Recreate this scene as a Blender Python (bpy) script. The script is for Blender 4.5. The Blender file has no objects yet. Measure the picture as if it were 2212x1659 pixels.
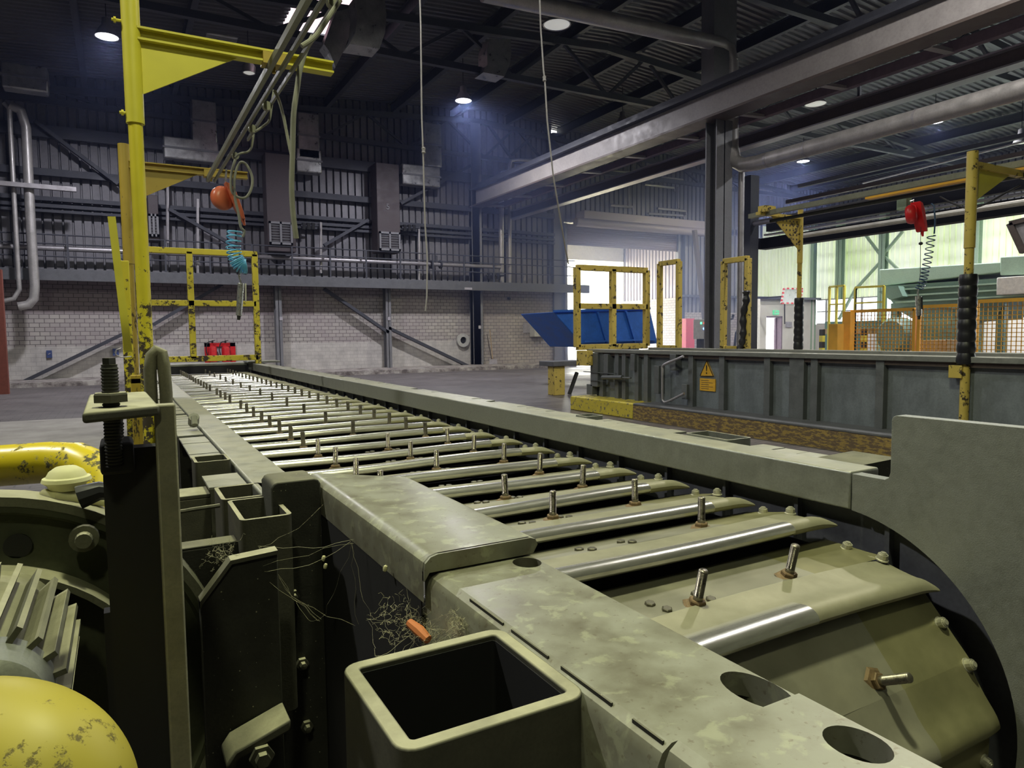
import bpy, math, random
from mathutils import Vector, Matrix
C = bpy.context.scene.collection
S = bpy.context.scene
random.seed(7)
PI = math.pi
# ------------------------------------------------------------------ camera
FPX, CX, CY = 1507.8, 1106.0, 829.5
YAW, PITCH, ROLL, HC = math.radians(29.27), math.radians(4.02), math.radians(-0.65), 1.25
_cy, _sy, _cp, _sp = math.cos(YAW), math.sin(YAW), math.cos(PITCH), math.sin(PITCH)
FW = Vector((_sy*_cp, _cy*_cp, -_sp)); _r = Vector((_cy, -_sy, 0)); _u = _r.cross(FW)
RT = _r*math.cos(ROLL) + _u*math.sin(ROLL); UP = _u*math.cos(ROLL) - _r*math.sin(ROLL)
cam = bpy.data.cameras.new('camera'); camo = bpy.data.objects.new('camera', cam); C.objects.link(camo)
cam.sensor_width = 36; cam.lens = FPX/2212*36; cam.clip_start = .02; cam.clip_end = 300
camo.matrix_world = Matrix(((RT.x, UP.x, -FW.x, 0), (RT.y, UP.y, -FW.y, 0), (RT.z, UP.z, -FW.z, HC), (0, 0, 0, 1)))
S.camera = camo
# ------------------------------------------------------------------ view, world, lamps' colours
S.view_settings.view_transform = 'Standard'; S.view_settings.look = 'None'
S.view_settings.exposure = 0.0; S.view_settings.gamma = 1.0; S.view_settings.use_curve_mapping = False
W = bpy.data.worlds.new('sky'); S.world = W; W.use_nodes = True
bg = W.node_tree.nodes['Background']; bg.inputs[0].default_value = (.93, .95, 1, 1); bg.inputs[1].default_value = 11.0
S.cycles.max_bounces = 6; S.cycles.diffuse_bounces = 3; S.cycles.glossy_bounces = 3; S.cycles.transmission_bounces = 3
S.cycles.volume_bounces = 0; S.cycles.sample_clamp_indirect = 4; S.cycles.caustics_reflective = False; S.cycles.caustics_refractive = False
HAZE = .10
LAMP_POWER, KEY_POWER = 500, 235
GREENISH = (.97, 1.0, .62); COOL = (.90, .90, 1.0)

# pixel of the 2212 x 1659 picture + one known world coordinate -> point in the hall
def ray(x, y): return FW*FPX + RT*(x-CX) - UP*(y-CY)
def atY(x, y, Y): d = ray(x, y); p = d*(Y/d.y); return Vector((p.x, p.y, p.z+HC))
def atX(x, y, X): d = ray(x, y); p = d*(X/d.x); return Vector((p.x, p.y, p.z+HC))
def atZ(x, y, Z): d = ray(x, y); p = d*((Z-HC)/d.z); return Vector((p.x, p.y, p.z+HC))

# ------------------------------------------------------------------ mesh building
def smooth(pts, n=6):
    out = []
    for i in range(len(pts)-1):
        p0, p1, p2, p3 = pts[max(i-1, 0)], pts[i], pts[i+1], pts[min(i+2, len(pts)-1)]
        for k in range(n):
            t_ = k/n; out.append(.5*((2*p1)+(p2-p0)*t_+(2*p0-5*p1+4*p2-p3)*t_*t_+(3*p1-p0-3*p2+p3)*t_**3))
    return out+[pts[-1]]
class MB:
    def __init__(s): s.v = []; s.f = []
    def add(s, vs, fs):
        n = len(s.v); s.v += [Vector(v) for v in vs]; s.f += [tuple(i+n for i in f) for f in fs]; return s
    def box(s, a, b):
        x0, x1 = sorted((a[0], b[0])); y0, y1 = sorted((a[1], b[1])); z0, z1 = sorted((a[2], b[2]))
        return s.add([(x0,y0,z0),(x1,y0,z0),(x1,y1,z0),(x0,y1,z0),(x0,y0,z1),(x1,y0,z1),(x1,y1,z1),(x0,y1,z1)],
                     [(0,3,2,1),(4,5,6,7),(0,1,5,4),(1,2,6,5),(2,3,7,6),(3,0,4,7)])
    def bar(s, p, q, w, h, up=(0,0,1)):
        p, q = Vector(p), Vector(q); d = (q-p).normalized(); up = Vector(up)
        if abs(d.dot(up)) > .98: up = Vector((0,1,0)) if abs(d.y) < .9 else Vector((1,0,0))
        a = d.cross(up).normalized(); b = a.cross(d).normalized(); a = a*w/2; b = b*h/2
        vs = [p-a-b, p+a-b, p+a+b, p-a+b, q-a-b, q+a-b, q+a+b, q-a+b]
        return s.add(vs, [(0,1,2,3),(7,6,5,4),(0,4,5,1),(1,5,6,2),(2,6,7,3),(3,7,4,0)])
    def cyl(s, p, q, r, r2=None, n=16, cap=True, twist=0):
        r2 = r if r2 is None else r2; p, q = Vector(p), Vector(q); d = (q-p).normalized()
        t = Vector((0,0,1)) if abs(d.z) < .9 else Vector((1,0,0)); a = d.cross(t).normalized(); b = d.cross(a)
        vs = []
        for c, rr in ((p, r), (q, r2)):
            for i in range(n):
                w = 2*PI*i/n + twist; vs.append(c + (a*math.cos(w)+b*math.sin(w))*rr)
        fs = [(i, (i+1) % n, n+(i+1) % n, n+i) for i in range(n)]
        if cap: fs += [tuple(range(n-1, -1, -1)), tuple(range(n, 2*n))]
        return s.add(vs, fs)
    def tube(s, pts, r, n=10, closed=False, cap=True):
        P = [Vector(p) for p in pts]; m = len(P); rs = r if isinstance(r, (list, tuple)) else [r]*m
        vs = []; ref = None
        for i in range(m):
            d = (P[(i+1) % m]-P[i-1]) if closed else (P[min(i+1, m-1)]-P[max(i-1, 0)])
            d = d.normalized() if d.length > 1e-9 else Vector((0,0,1))
            if ref is None:
                t = Vector((0,0,1)) if abs(d.z) < .9 else Vector((1,0,0)); ref = d.cross(t).normalized()
            ref = (ref - d*ref.dot(d)).normalized(); b = d.cross(ref)
            for k in range(n):
                w = 2*PI*k/n; vs.append(P[i] + (ref*math.cos(w)+b*math.sin(w))*rs[i])
        fs = []
        for i in range(m if closed else m-1):
            j = (i+1) % m
            for k in range(n): fs.append((i*n+k, i*n+(k+1) % n, j*n+(k+1) % n, j*n+k))
        if cap and not closed: fs += [tuple(range(n-1, -1, -1)), tuple(range((m-1)*n, m*n))]
        return s.add(vs, fs)
    def prism(s, poly, ax, a, b):
        """poly of 2-D points in the plane across axis ax ('x': (y,z), 'y': (x,z), 'z': (x,y)), from a to b"""
        mk = {'x': lambda u, w, t: (t, u, w), 'y': lambda u, w, t: (u, t, w), 'z': lambda u, w, t: (u, w, t)}[ax]
        n = len(poly); vs = [mk(u, w, a) for u, w in poly] + [mk(u, w, b) for u, w in poly]
        return s.add(vs, [(i, (i+1) % n, n+(i+1) % n, n+i) for i in range(n)] + [tuple(range(n-1, -1, -1)), tuple(range(n, 2*n))])
    def lathe(s, prof, o, axis=(0,0,1), n=32, closed=False):
        o = Vector(o); d = Vector(axis).normalized(); t = Vector((0,0,1)) if abs(d.z) < .9 else Vector((1,0,0))
        a = d.cross(t).normalized(); b = d.cross(a); m = len(prof); vs = []
        for r, h in prof:
            for k in range(n):
                w = 2*PI*k/n; vs.append(o + d*h + (a*math.cos(w)+b*math.sin(w))*r)
        fs = [(i*n+k, i*n+(k+1) % n, ((i+1) % m)*n+(k+1) % n, ((i+1) % m)*n+k) for i in range(m if closed else m-1) for k in range(n)]
        return s.add(vs, fs)
    def loft(s, A, B):
        n = len(A); return s.add(list(A)+list(B), [(i, (i+1) % n, n+(i+1) % n, n+i) for i in range(n)] + [tuple(range(n-1, -1, -1)), tuple(range(n, 2*n))])
    def strip(s, prof, a, b, ax='x', th=0.0):
        """open profile swept along an axis, two-sided sheet of thickness th"""
        mk = {'x': lambda u, w, t: (t, u, w), 'y': lambda u, w, t: (u, t, w), 'z': lambda u, w, t: (u, w, t)}[ax]
        if th:
            off = []
            for i, (u, w) in enumerate(prof):
                p0, p1 = prof[max(i-1, 0)], prof[min(i+1, len(prof)-1)]
                dx, dy = p1[0]-p0[0], p1[1]-p0[1]; L = math.hypot(dx, dy) or 1; off.append((u+dy/L*th, w-dx/L*th))
            return s.prism(list(prof)+off[::-1], ax, a, b)
        n = len(prof); vs = [mk(u, w, a) for u, w in prof]+[mk(u, w, b) for u, w in prof]
        return s.add(vs, [(i, i+1, n+i+1, n+i) for i in range(n-1)])
    def xf(s, M): s.v = [M @ v for v in s.v]; return s
    def build(s, name, m, parent=None, bevel=0, smooth=True, seg=2, angle=35):
        me = bpy.data.meshes.new(name)
        if parent is not None:
            o0 = Vector((0,0,0)); p = parent
            while p is not None: o0 = o0 + p.location; p = p.parent
        else:
            xs = [v.x for v in s.v]; ys = [v.y for v in s.v]; zs = [v.z for v in s.v]
            o0 = Vector(((min(xs)+max(xs))/2, (min(ys)+max(ys))/2, min(zs)))
        me.from_pydata([v-o0 for v in s.v], [], s.f)
        import bmesh as _b
        b = _b.new(); b.from_mesh(me); _b.ops.recalc_face_normals(b, faces=b.faces); b.to_mesh(me); b.free()
        if smooth:
            me.polygons.foreach_set('use_smooth', [True]*len(me.polygons)); me.set_sharp_from_angle(angle=math.radians(angle))
        me.materials.append(m); o = bpy.data.objects.new(name, me); C.objects.link(o)
        if parent is not None: o.parent = parent
        else: o.location = o0
        if bevel:
            md = o.modifiers.new('bevel', 'BEVEL'); md.width = bevel; md.segments = seg; md.limit_method = 'ANGLE'; md.angle_limit = math.radians(40)
        return o
def thing(name, label, cat, loc=(0,0,0), group=None):
    o = bpy.data.objects.new(name, None); C.objects.link(o); o.location = loc; o.empty_display_size = .1
    return tag(o, label, cat, group)
def tag(o, label, cat, group=None, kind=None):
    o['label'] = label; o['category'] = cat
    if group: o['group'] = group
    if kind: o['kind'] = kind
    return o
def struct(name, mb, m, **k): o = mb.build(name, m, **k); o['kind'] = 'structure'; return o
def dup(root, loc, label=None):
    r = root.copy(); C.objects.link(r); r.location = loc
    if label: r['label'] = label
    for ch in list(root.children):
        c = ch.copy(); C.objects.link(c); c.parent = r
        for g in list(ch.children):
            d = g.copy(); C.objects.link(d); d.parent = c
    return r
def sub(name, parent, loc=(0,0,0)):
    o = bpy.data.objects.new(name, None); C.objects.link(o); o.parent = parent; o.location = loc; return o

# ------------------------------------------------------------------ materials
class NT:
    def __init__(s, name):
        s.m = bpy.data.materials.new(name); s.m.use_nodes = True; s.t = s.m.node_tree; s.b = s.t.nodes['Principled BSDF']
        s.geo = s.t.nodes.new('ShaderNodeNewGeometry'); s.pos = s.geo.outputs['Position']
    def n(s, ty, **k):
        o = s.t.nodes.new(ty)
        for a, v in k.items(): setattr(o, a, v)
        return o
    def link(s, a, b): s.t.links.new(a, b)
    def noise(s, scale, detail=4, rough=.6, vec=None, stretch=None, dist=0):
        o = s.n('ShaderNodeTexNoise'); o.inputs['Scale'].default_value = scale; o.inputs['Detail'].default_value = detail
        o.inputs['Roughness'].default_value = rough; o.inputs['Distortion'].default_value = dist; v = vec or s.pos
        if stretch:
            mp = s.n('ShaderNodeMapping'); mp.inputs['Scale'].default_value = stretch; s.link(v, mp.inputs[0]); v = mp.outputs[0]
        s.link(v, o.inputs['Vector']); return o.outputs[0]
    def ramp(s, fac, stops, interp='LINEAR'):
        o = s.n('ShaderNodeValToRGB'); o.color_ramp.interpolation = interp; e = o.color_ramp.elements
        while len(e) < len(stops): e.new(.5)
        for el, (p, c) in zip(e, stops):
            el.position = p; el.color = (*c, 1) if isinstance(c, (tuple, list)) else (c, c, c, 1)
        s.link(fac, o.inputs[0]); return o.outputs[0]
    def mix(s, fac, a, b, bt='MIX'):
        o = s.n('ShaderNodeMix', data_type='RGBA', blend_type=bt)
        for i, v in ((0, fac), (6, a), (7, b)):
            if hasattr(v, 'links'): s.link(v, o.inputs[i])
            else: o.inputs[i].default_value = v if i == 0 else (*v, 1)
        return o.outputs[2]
    def math(s, op, a, b=0.0):
        o = s.n('ShaderNodeMath', operation=op)
        for i, v in ((0, a), (1, b)):
            if hasattr(v, 'links'): s.link(v, o.inputs[i])
            else: o.inputs[i].default_value = v
        return o.outputs[0]
    def mapr(s, v, a, b, c=0.0, d=1.0):
        o = s.n('ShaderNodeMapRange'); s.link(v, o.inputs[0])
        for i, x in enumerate((a, b, c, d)): o.inputs[i+1].default_value = x
        return o.outputs[0]
    def sep(s, v): o = s.n('ShaderNodeSeparateXYZ'); s.link(v, o.inputs[0]); return o.outputs
    def set(s, name, v):
        i = s.b.inputs[name]
        if hasattr(v, 'links'): s.link(v, i)
        else: i.default_value = (*v, 1) if isinstance(v, (tuple, list)) else v
    def bump(s, h, strength=.3, dist=.01):
        o = s.n('ShaderNodeBump'); o.inputs['Strength'].default_value = strength; o.inputs['Distance'].default_value = dist
        s.link(h, o.inputs['Height']); s.link(o.outputs[0], s.b.inputs['Normal'])
def scale(c, k): return tuple(min(1, x*k) for x in c)
def steel(name, col, rough=.5, metal=.6, var=.35, sc=14, dust=0.0, dustcol=(.42, .40, .30), bump=.15, stretch=None, specks=False):
    t = NT(name); nz = t.noise(sc, 6, .65, stretch=stretch); n2 = t.noise(sc*9, 3, .6)
    c = t.ramp(nz, [(.25, scale(col, 1-var)), (.5, col), (.78, scale(col, 1+var))])
    c = t.mix(t.mapr(n2, .42, .75, 0, .35), c, scale(col, .55))
    t.set('Roughness', t.mapr(nz, .3, .7, rough-.12, rough+.14))
    if dust:
        up = t.sep(t.geo.outputs['Normal'])[2]; fac = t.math('MULTIPLY', t.mapr(up, .55, .95), t.mapr(t.noise(sc*.45, 5), .25, .6, dust*.45, dust))
        c = t.mix(fac, c, dustcol); t.set('Metallic', t.math('MULTIPLY', t.math('SUBTRACT', 1.0, fac), metal))
    else: t.set('Metallic', metal)
    t.set('Base Color', c)
    if specks:
        vo = t.n('ShaderNodeTexVoronoi'); vo.inputs['Scale'].default_value = 95; t.link(t.pos, vo.inputs['Vector']); sz = t.mapr(t.noise(60, 2), .45, .7, 0, .16)
        sp = t.math('LESS_THAN', vo.outputs['Distance'], sz); c = t.mix(t.math('MULTIPLY', sp, .8), c, (.42, .40, .27)); t.set('Base Color', c)
    if bump: t.bump(n2, bump, .002)
    return t.m
def paint(name, col, chip=.0, under=(.045, .033, .022), sc=9, rough=.45, zlo=None, zhi=None, chip2=None, stretch=None, var=.12):
    """paint chipped through to rusty steel; chip 0..1; between heights zlo and zhi the wear goes from chip2 to chip"""
    t = NT(name); nz = t.noise(sc, 8, .72, stretch=stretch); cl = t.noise(2.2, 3)
    c = t.ramp(cl, [(.3, scale(col, 1-var)), (.7, scale(col, 1+var))])
    thr = 1-chip
    if chip > 0 or chip2:
        f = .5+.22*0
        if zlo is not None:
            k = t.mapr(t.sep(t.pos)[2], zlo, zhi, chip2, chip)
        else:
            k = None
        a = t.math('ADD', nz, k) if k is not None else t.math('ADD', nz, chip)
        fac = t.ramp(t.mapr(a, .70, .745), [(0, 0.0), (1, 1.0)])
        c = t.mix(fac, c, under); t.set('Roughness', t.mapr(fac, 0, 1, rough, .85))
        t.bump(t.math('SUBTRACT', 1.0, fac), .4, .0015)
    else: t.set('Roughness', rough)
    t.set('Base Color', c); return t.m
def plain(name, col, rough=.6, metal=0.0, emit=None, es=1.0):
    t = NT(name); nz = t.noise(11, 4); t.set('Base Color', t.ramp(nz, [(.3, scale(col, .85)), (.7, scale(col, 1.12))]))
    t.set('Roughness', rough); t.set('Metallic', metal)
    if emit: t.set('Emission Color', emit); t.set('Emission Strength', es)
    return t.m
M = {}
M['rail'] = steel('galvanised_rail', (.30, .31, .29), .42, .55, .14, 20, dust=.75, dustcol=(.40, .38, .29))
M['cap_'] = steel('dusty_cover_steel', (.24, .24, .20), .38, .5, .16, 24, dust=.72, dustcol=(.34, .335, .235))
t = NT('mottled_cover_steel'); nz = t.noise(13, 6, .62); n2 = t.noise(34, 5, .55, dist=.4); n3 = t.noise(120, 3)
c = t.ramp(nz, [(.30, (.20, .185, .135)), (.48, (.27, .265, .20)), (.62, (.31, .31, .245))]); c = t.mix(t.mapr(n2, .56, .64, 0, .55), c, (.44, .45, .31)); c = t.mix(t.mapr(n3, .62, .7, 0, .5), c, (.14, .11, .07))
t.set('Base Color', c); t.set('Metallic', .3); t.set('Roughness', t.mapr(nz, .3, .7, .30, .50)); t.bump(n2, .1, .002); M['cap'] = t.m
M['plate'] = steel('dull_side_plate', (.29, .30, .28), .48, .5, .12, 60, bump=.35)
M['dark'] = steel('dark_dirty_steel', (.035, .035, .030), .75, .25, .4, 22, specks=True, dust=.55, dustcol=(.30, .285, .19))
M['dust_edge'] = steel('dust_covered_steel', (.075, .073, .055), .8, .1, .3, 30, dust=.95, dustcol=(.42, .40, .28))
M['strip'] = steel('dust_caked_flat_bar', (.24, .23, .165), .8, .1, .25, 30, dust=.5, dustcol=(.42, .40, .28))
M['under'] = steel('side_liner_steel', (.13, .135, .16), .7, .3, .25, 10)
M['bolt'] = steel('plated_bolt', (.27, .245, .20), .33, .85, .25, 60, bump=0)
M['rustnut'] = steel('rusty_nut', (.22, .15, .08), .65, .4, .45, 90)
M['nut'] = steel('zinc_nut', (.62, .60, .48), .4, .6, .2, 60, bump=0)
M['hex'] = steel('dark_hex_head', (.14, .13, .095), .5, .6, .3, 60)
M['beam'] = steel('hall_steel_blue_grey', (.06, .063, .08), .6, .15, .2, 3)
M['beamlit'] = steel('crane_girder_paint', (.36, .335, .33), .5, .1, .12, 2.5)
M['brown'] = steel('brown_girder', (.11, .085, .075), .5, .2, .2, 3)
M['roofsheet'] = steel('roof_deck_sheet', (.10, .098, .11), .55, .2, .15, 2)
M['wallsheet'] = steel('wall_cladding_sheet', (.20, .195, .215), .55, .25, .22, 1.4, stretch=(1, 1, .25))
M['walk'] = steel('walkway_steel', (.13, .133, .145), .6, .2, .25, 6)
M['column'] = steel('column_grey', (.20, .20, .215), .55, .15, .15, 4)
M['pipe'] = steel('insulated_pipe_sheet', (.46, .44, .43), .42, .45, .2, 5)
M['galv'] = steel('pale_pipe', (.42, .40, .42), .4, .5, .15, 8)
M['duct'] = steel('crumpled_foil_duct', (.42, .42, .42), .35, .7, .35, 5, bump=.5)
M['heater'] = steel('heater_brown_casing', (.075, .06, .065), .6, .1, .15, 4)
M['bath'] = steel('bath_panel_blue_grey', (.20, .225, .25), .5, .25, .28, 6, dust=.3, dustcol=(.3, .3, .3), stretch=(1, 1, .5))
M['bathrib'] = steel('bath_rib_steel', (.15, .16, .17), .5, .25, .2, 8)
M['pole'] = paint('yellow_pole_paint', (.62, .53, .03), -.02, zlo=1.0, zhi=2.3, chip2=.25, sc=20)
M['pole_old'] = paint('old_yellow_pole_paint', (.42, .30, .04), .06, zlo=1.2, zhi=2.6, chip2=.17, sc=20, stretch=(1, 1, .3))
M['arm'] = paint('yellow_arm_paint', (.62, .56, .05), -.06, sc=14)
M['frame'] = paint('worn_yellow_frame', (.60, .50, .045), .12, zlo=1.2, zhi=2.5, chip2=.2, sc=13)
M['frame2'] = paint('scuffed_yellow_frame', (.58, .44, .10), .14, sc=11)
M['kerb'] = paint('scraped_yellow_kerb', (.32, .22, .06), .235, sc=22, stretch=(1, .45, 1.6), under=(.13, .09, .055), rough=.6)
M['kerb_bright'] = paint('yellow_kerb_end', (.55, .45, .05), .15, sc=16, under=(.12, .11, .10), rough=.6)
M['yellowpipe'] = paint('chipped_yellow_guard', (.66, .52, .02), .155, sc=32, under=(.10, .09, .05), rough=.32)
M['yellowdust'] = paint('dusty_yellow_guard', (.50, .42, .06), .125, sc=34, under=(.17, .14, .05), rough=.5, var=.35)
M['orange'] = paint('orange_fence_paint', (.88, .46, .03), -.1)
M['yellow'] = paint('bright_yellow_rail', (.75, .66, .08), -.1)
M['redtool'] = paint('orange_red_balancer', (.55, .13, .06), .08, sc=18, under=(.12, .06, .03), rough=.35)
M['red'] = plain('signal_red', (.62, .015, .02), .4)
M['blue_skip'] = steel('blue_skip_paint', (.03, .16, .62), .45, .0, .25, 3)
M['coil'] = plain('light_blue_air_hose', (.16, .55, .85), .35)
M['coil_dark'] = plain('dark_blue_air_hose', (.015, .05, .13), .35)
M['hose'] = plain('dusty_grey_hose', (.22, .22, .18), .8)
M['rubber'] = plain('black_rubber', (.012, .012, .016), .4)
M['black'] = plain('black_parts_and_shade', (.012, .012, .014), .8)
M['track'] = steel('crane_track', (.22, .22, .17), .5, .3, .2, 10, dust=.5)
M['green'] = steel('green_machine_paint', (.36, .50, .36), .5, 0, .08, 3)
M['green_dark'] = steel('green_machine_shade_paint', (.20, .31, .24), .5, 0, .1, 3)
M['teal'] = plain('teal_bench_paint', (.10, .22, .20), .6)
M['white'] = plain('white_plaster', (.72, .70, .64), .8)
M['box'] = plain('cabinet_grey_white', (.50, .50, .48), .5)
M['paper'] = plain('paper_notice', (.42, .40, .44), .8)
M['bluesign'] = plain('blue_sign', (.05, .08, .22), .5)
M['shutter'] = steel('roller_shutter', (.32, .28, .32), .5, .15, .1, 4)
M['silver'] = steel('silver_tool', (.55, .55, .53), .3, .8, .15, 40)
M['rust_orange'] = plain('rusty_orange_clip', (.50, .16, .05), .7)
M['rust_red'] = plain('rusty_red_primer', (.20, .055, .035), .8)
M['cream'] = plain('dusty_cream_cap', (.62, .60, .34), .7)
M['web'] = plain('dusty_cobweb', (.40, .38, .26), .9)
M['motor'] = steel('dusty_motor_casting', (.13, .13, .09), .7, .15, .25, 25, dust=.8, dustcol=(.42, .40, .27))
M['motor_dark'] = steel('dark_olive_flange', (.05, .055, .03), .7, .2, .4, 14)
M['fan'] = steel('grey_fan_cowl', (.20, .21, .18), .5, .3, .15, 22)
M['sign_yellow'] = plain('sign_orange_yellow', (.75, .42, .04), .5)
M['ink'] = plain('sign_ink', (.03, .025, .02), .6)
M['exit'] = plain('exit_sign_green', (.05, .35, .18), .5, emit=(.15, .8, .4), es=.6)
M['greenled'] = plain('green_pilot_light', (.05, .5, .2), .4, emit=(.1, 1, .4), es=3)
M['redled'] = plain('red_pilot_light', (.5, .05, .03), .4, emit=(1, .15, .1), es=1.5)
M['blueled'] = plain('blue_pilot_light', (.1, .2, .8), .4, emit=(.2, .4, 1), es=4)
M['pink'] = plain('pinkish_beam', (.16, .11, .14), .6)
M['wood'] = plain('pallet_wood', (.45, .33, .2), .8)
M['rope'] = plain('pale_rope', (.42, .40, .38), .9)
M['lampbody'] = steel('lamp_reflector_aluminium', (.45, .44, .45), .4, .5, .1, 10)
M['outconcrete'] = plain('outdoor_concrete', (.55, .55, .56), .9)
t = NT('lamp_glow'); t.set('Base Color', (1, 1, 1)); t.set('Emission Color', (.92, .9, 1)); t.set('Emission Strength', 14); M['glow'] = t.m
t = NT('lamp_faint_glow_diffuser'); t.set('Base Color', (.78, .76, .70)); t.set('Roughness', .35); t.set('Emission Color', (.8, .8, .75)); t.set('Emission Strength', .4); M['dimmed'] = t.m  # faint glow put into the diffusers to make them look bright
# polished lip / dusty pan: bright where the blocks rub, dull for the last hand's width at the right edge
def pan_mat(name, lip, end=1.03):
    t = NT(name); tc = t.n('ShaderNodeTexCoord'); ob = tc.outputs['Object']; x = t.sep(ob)[0]; nz = t.noise(9, 6, .65); nf = t.noise(70, 4, .7, stretch=(.15, 1, 1)); st = t.noise(3, 3)
    edge = t.math('GREATER_THAN', x, end if lip else .95)
    if lip:
        edge = t.math('MAXIMUM', edge, t.mapr(t.sep(ob)[1], .032, .052))
        bright = t.ramp(nf, [(.3, (.52, .51, .47)), (.7, (.74, .73, .68))]); dull = t.ramp(nz, [(.3, (.26, .25, .17)), (.7, (.36, .34, .24))])
        t.set('Base Color', t.mix(edge, bright, dull)); t.set('Roughness', t.mapr(edge, 0, 1, .27, .55)); t.set('Metallic', t.mapr(edge, 0, 1, .85, .4)); t.bump(nf, .12, .001)
    else:
        a = t.ramp(nz, [(.3, (.27, .26, .20)), (.55, (.33, .315, .245)), (.8, (.38, .36, .27))]); b = t.ramp(nz, [(.3, (.22, .21, .11)), (.7, (.31, .29, .16))])
        c = t.mix(edge, a, b); c = t.mix(t.mapr(st, .52, .72, 0, .45), c, (.22, .20, .14))
        t.set('Base Color', c); t.set('Roughness', t.mapr(nz, .3, .7, .36, .55)); t.set('Metallic', .45); t.bump(nz, .08, .004)
    return t.m
M['lip'] = pan_mat('polished_lip', True); M['lip_short'] = pan_mat('half_polished_lip', True, .78); M['pan'] = pan_mat('dusty_pan_sheet', False)
# brick: washed white blockwork, three coats by height
def brick(name, axis):
    t = NT(name); p = t.sep(t.pos); cb = t.n('ShaderNodeCombineXYZ'); t.link(p[axis], cb.inputs[0]); t.link(p[2], cb.inputs[1])
    br = t.n('ShaderNodeTexBrick'); br.inputs['Scale'].default_value = 1; br.inputs['Brick Width'].default_value = .25; br.inputs['Row Height'].default_value = .125
    br.inputs['Mortar Size'].default_value = .009; br.inputs['Mortar Smooth'].default_value = .2; br.offset = .5
    t.link(cb.outputs[0], br.inputs['Vector']); br.inputs['Color1'].default_value = (.40, .37, .35, 1); br.inputs['Color2'].default_value = (.50, .47, .43, 1); br.inputs['Mortar'].default_value = (.10, .09, .085, 1)
    nz = t.noise(.7, 5, .6); n2 = t.noise(3, 5)
    c = t.mix(t.mapr(nz, .35, .65, 0, .4), br.outputs[0], (.30, .24, .27))
    if axis == 0:   # older lilac coat above 2 m on the left bays
        hi = t.math('MULTIPLY', t.math('GREATER_THAN', p[2], 2.02), t.math('LESS_THAN', p[0], 5.9))
        c = t.mix(t.math('MULTIPLY', hi, .55), c, t.mix(br.outputs[1], (.22, .165, .19), (.08, .07, .07)))
        lo = t.math('MULTIPLY', t.math('LESS_THAN', p[2], 1.06), t.math('LESS_THAN', p[0], 12.3))
        pl = t.mix(t.mapr(br.outputs[1], 0, 1, 0, .35), t.ramp(n2, [(.3, (.42, .40, .38)), (.7, (.62, .59, .55))]), (.25, .23, .22))
        c = t.mix(lo, c, pl)
    t.set('Base Color', c); t.set('Roughness', .85); t.bump(br.outputs[1], -.3, .006); return t.m
M['brick'] = brick('washed_blockwork', 0); M['brick_y'] = brick('washed_blockwork_side', 1)
t = NT('whitewashed_masonry'); nz = t.noise(1.5, 6); t.set('Base Color', t.ramp(nz, [(.3, (.72, .68, .63)), (.7, (.85, .82, .76))])); t.set('Roughness', .85); M['whitewall'] = t.m
t = NT('sooty_block_paving'); p = t.sep(t.pos); cb = t.n('ShaderNodeCombineXYZ'); t.link(p[0], cb.inputs[0]); t.link(p[1], cb.inputs[1])
br = t.n('ShaderNodeTexBrick'); br.inputs['Scale'].default_value = 1; br.inputs['Brick Width'].default_value = .24; br.inputs['Row Height'].default_value = .12; br.inputs['Mortar Size'].default_value = .008
t.link(cb.outputs[0], br.inputs['Vector']); br.inputs['Color1'].default_value = (.085, .075, .075, 1); br.inputs['Color2'].default_value = (.125, .11, .108, 1); br.inputs['Mortar'].default_value = (.03, .028, .03, 1)
nz = t.noise(1.1, 7, .65); n2 = t.noise(.35, 4)
c = t.mix(t.mapr(nz, .35, .7, 0, .7), br.outputs[0], (.16, .145, .14))
t.set('Base Color', c); t.set('Roughness', t.mapr(n2, .35, .65, .38, .7)); t.bump(br.outputs[1], -.4, .004); M['floor'] = t.m
t = NT('pale_concrete'); nz = t.noise(2.2, 7, .65); t.set('Base Color', t.ramp(nz, [(.3, (.24, .225, .20)), (.7, (.38, .36, .33))])); t.set('Roughness', .8); t.bump(nz, .3, .01); M['concrete'] = t.m
t = NT('worn_white_kerb'); nz = t.noise(3.5, 8, .7); t.set('Base Color', t.ramp(nz, [(.38, (.12, .10, .095)), (.5, (.30, .27, .25)), (.62, (.50, .47, .43))])); t.set('Roughness', .85); t.bump(nz, .5, .02); M['kerbstone'] = t.m
# wall sheets made translucent so daylight brightens the right-hand walls
t = NT('translucent_cladding'); nz = t.noise(.45, 4, .6, stretch=(1, 1, .4)); col = t.ramp(nz, [(.3, (.50, .60, .30)), (.5, (.72, .78, .58)), (.75, (.85, .88, .80))])
tr = t.n('ShaderNodeBsdfTranslucent'); t.link(col, tr.inputs[0]); mx = t.n('ShaderNodeMixShader'); mx.inputs[0].default_value = .90
t.set('Base Color', col); t.set('Roughness', .6); out = t.t.nodes['Material Output']
t.link(tr.outputs[0], mx.inputs[1]); t.link(t.b.outputs[0], mx.inputs[2]); t.link(mx.outputs[0], out.inputs[0]); M['translucent'] = t.m
t = NT('window_glass'); t.set('Base Color', (.9, .95, .95)); t.set('Roughness', .25); t.set('Transmission Weight', 1.0); t.set('IOR', 1.02); M['glass'] = t.m
t = NT('skylight_sheet'); tr = t.n('ShaderNodeBsdfTranslucent'); tr.inputs[0].default_value = (.24, .15, .165, 1); t.link(tr.outputs[0], t.t.nodes['Material Output'].inputs[0]); M['skylight'] = t.m
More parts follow.
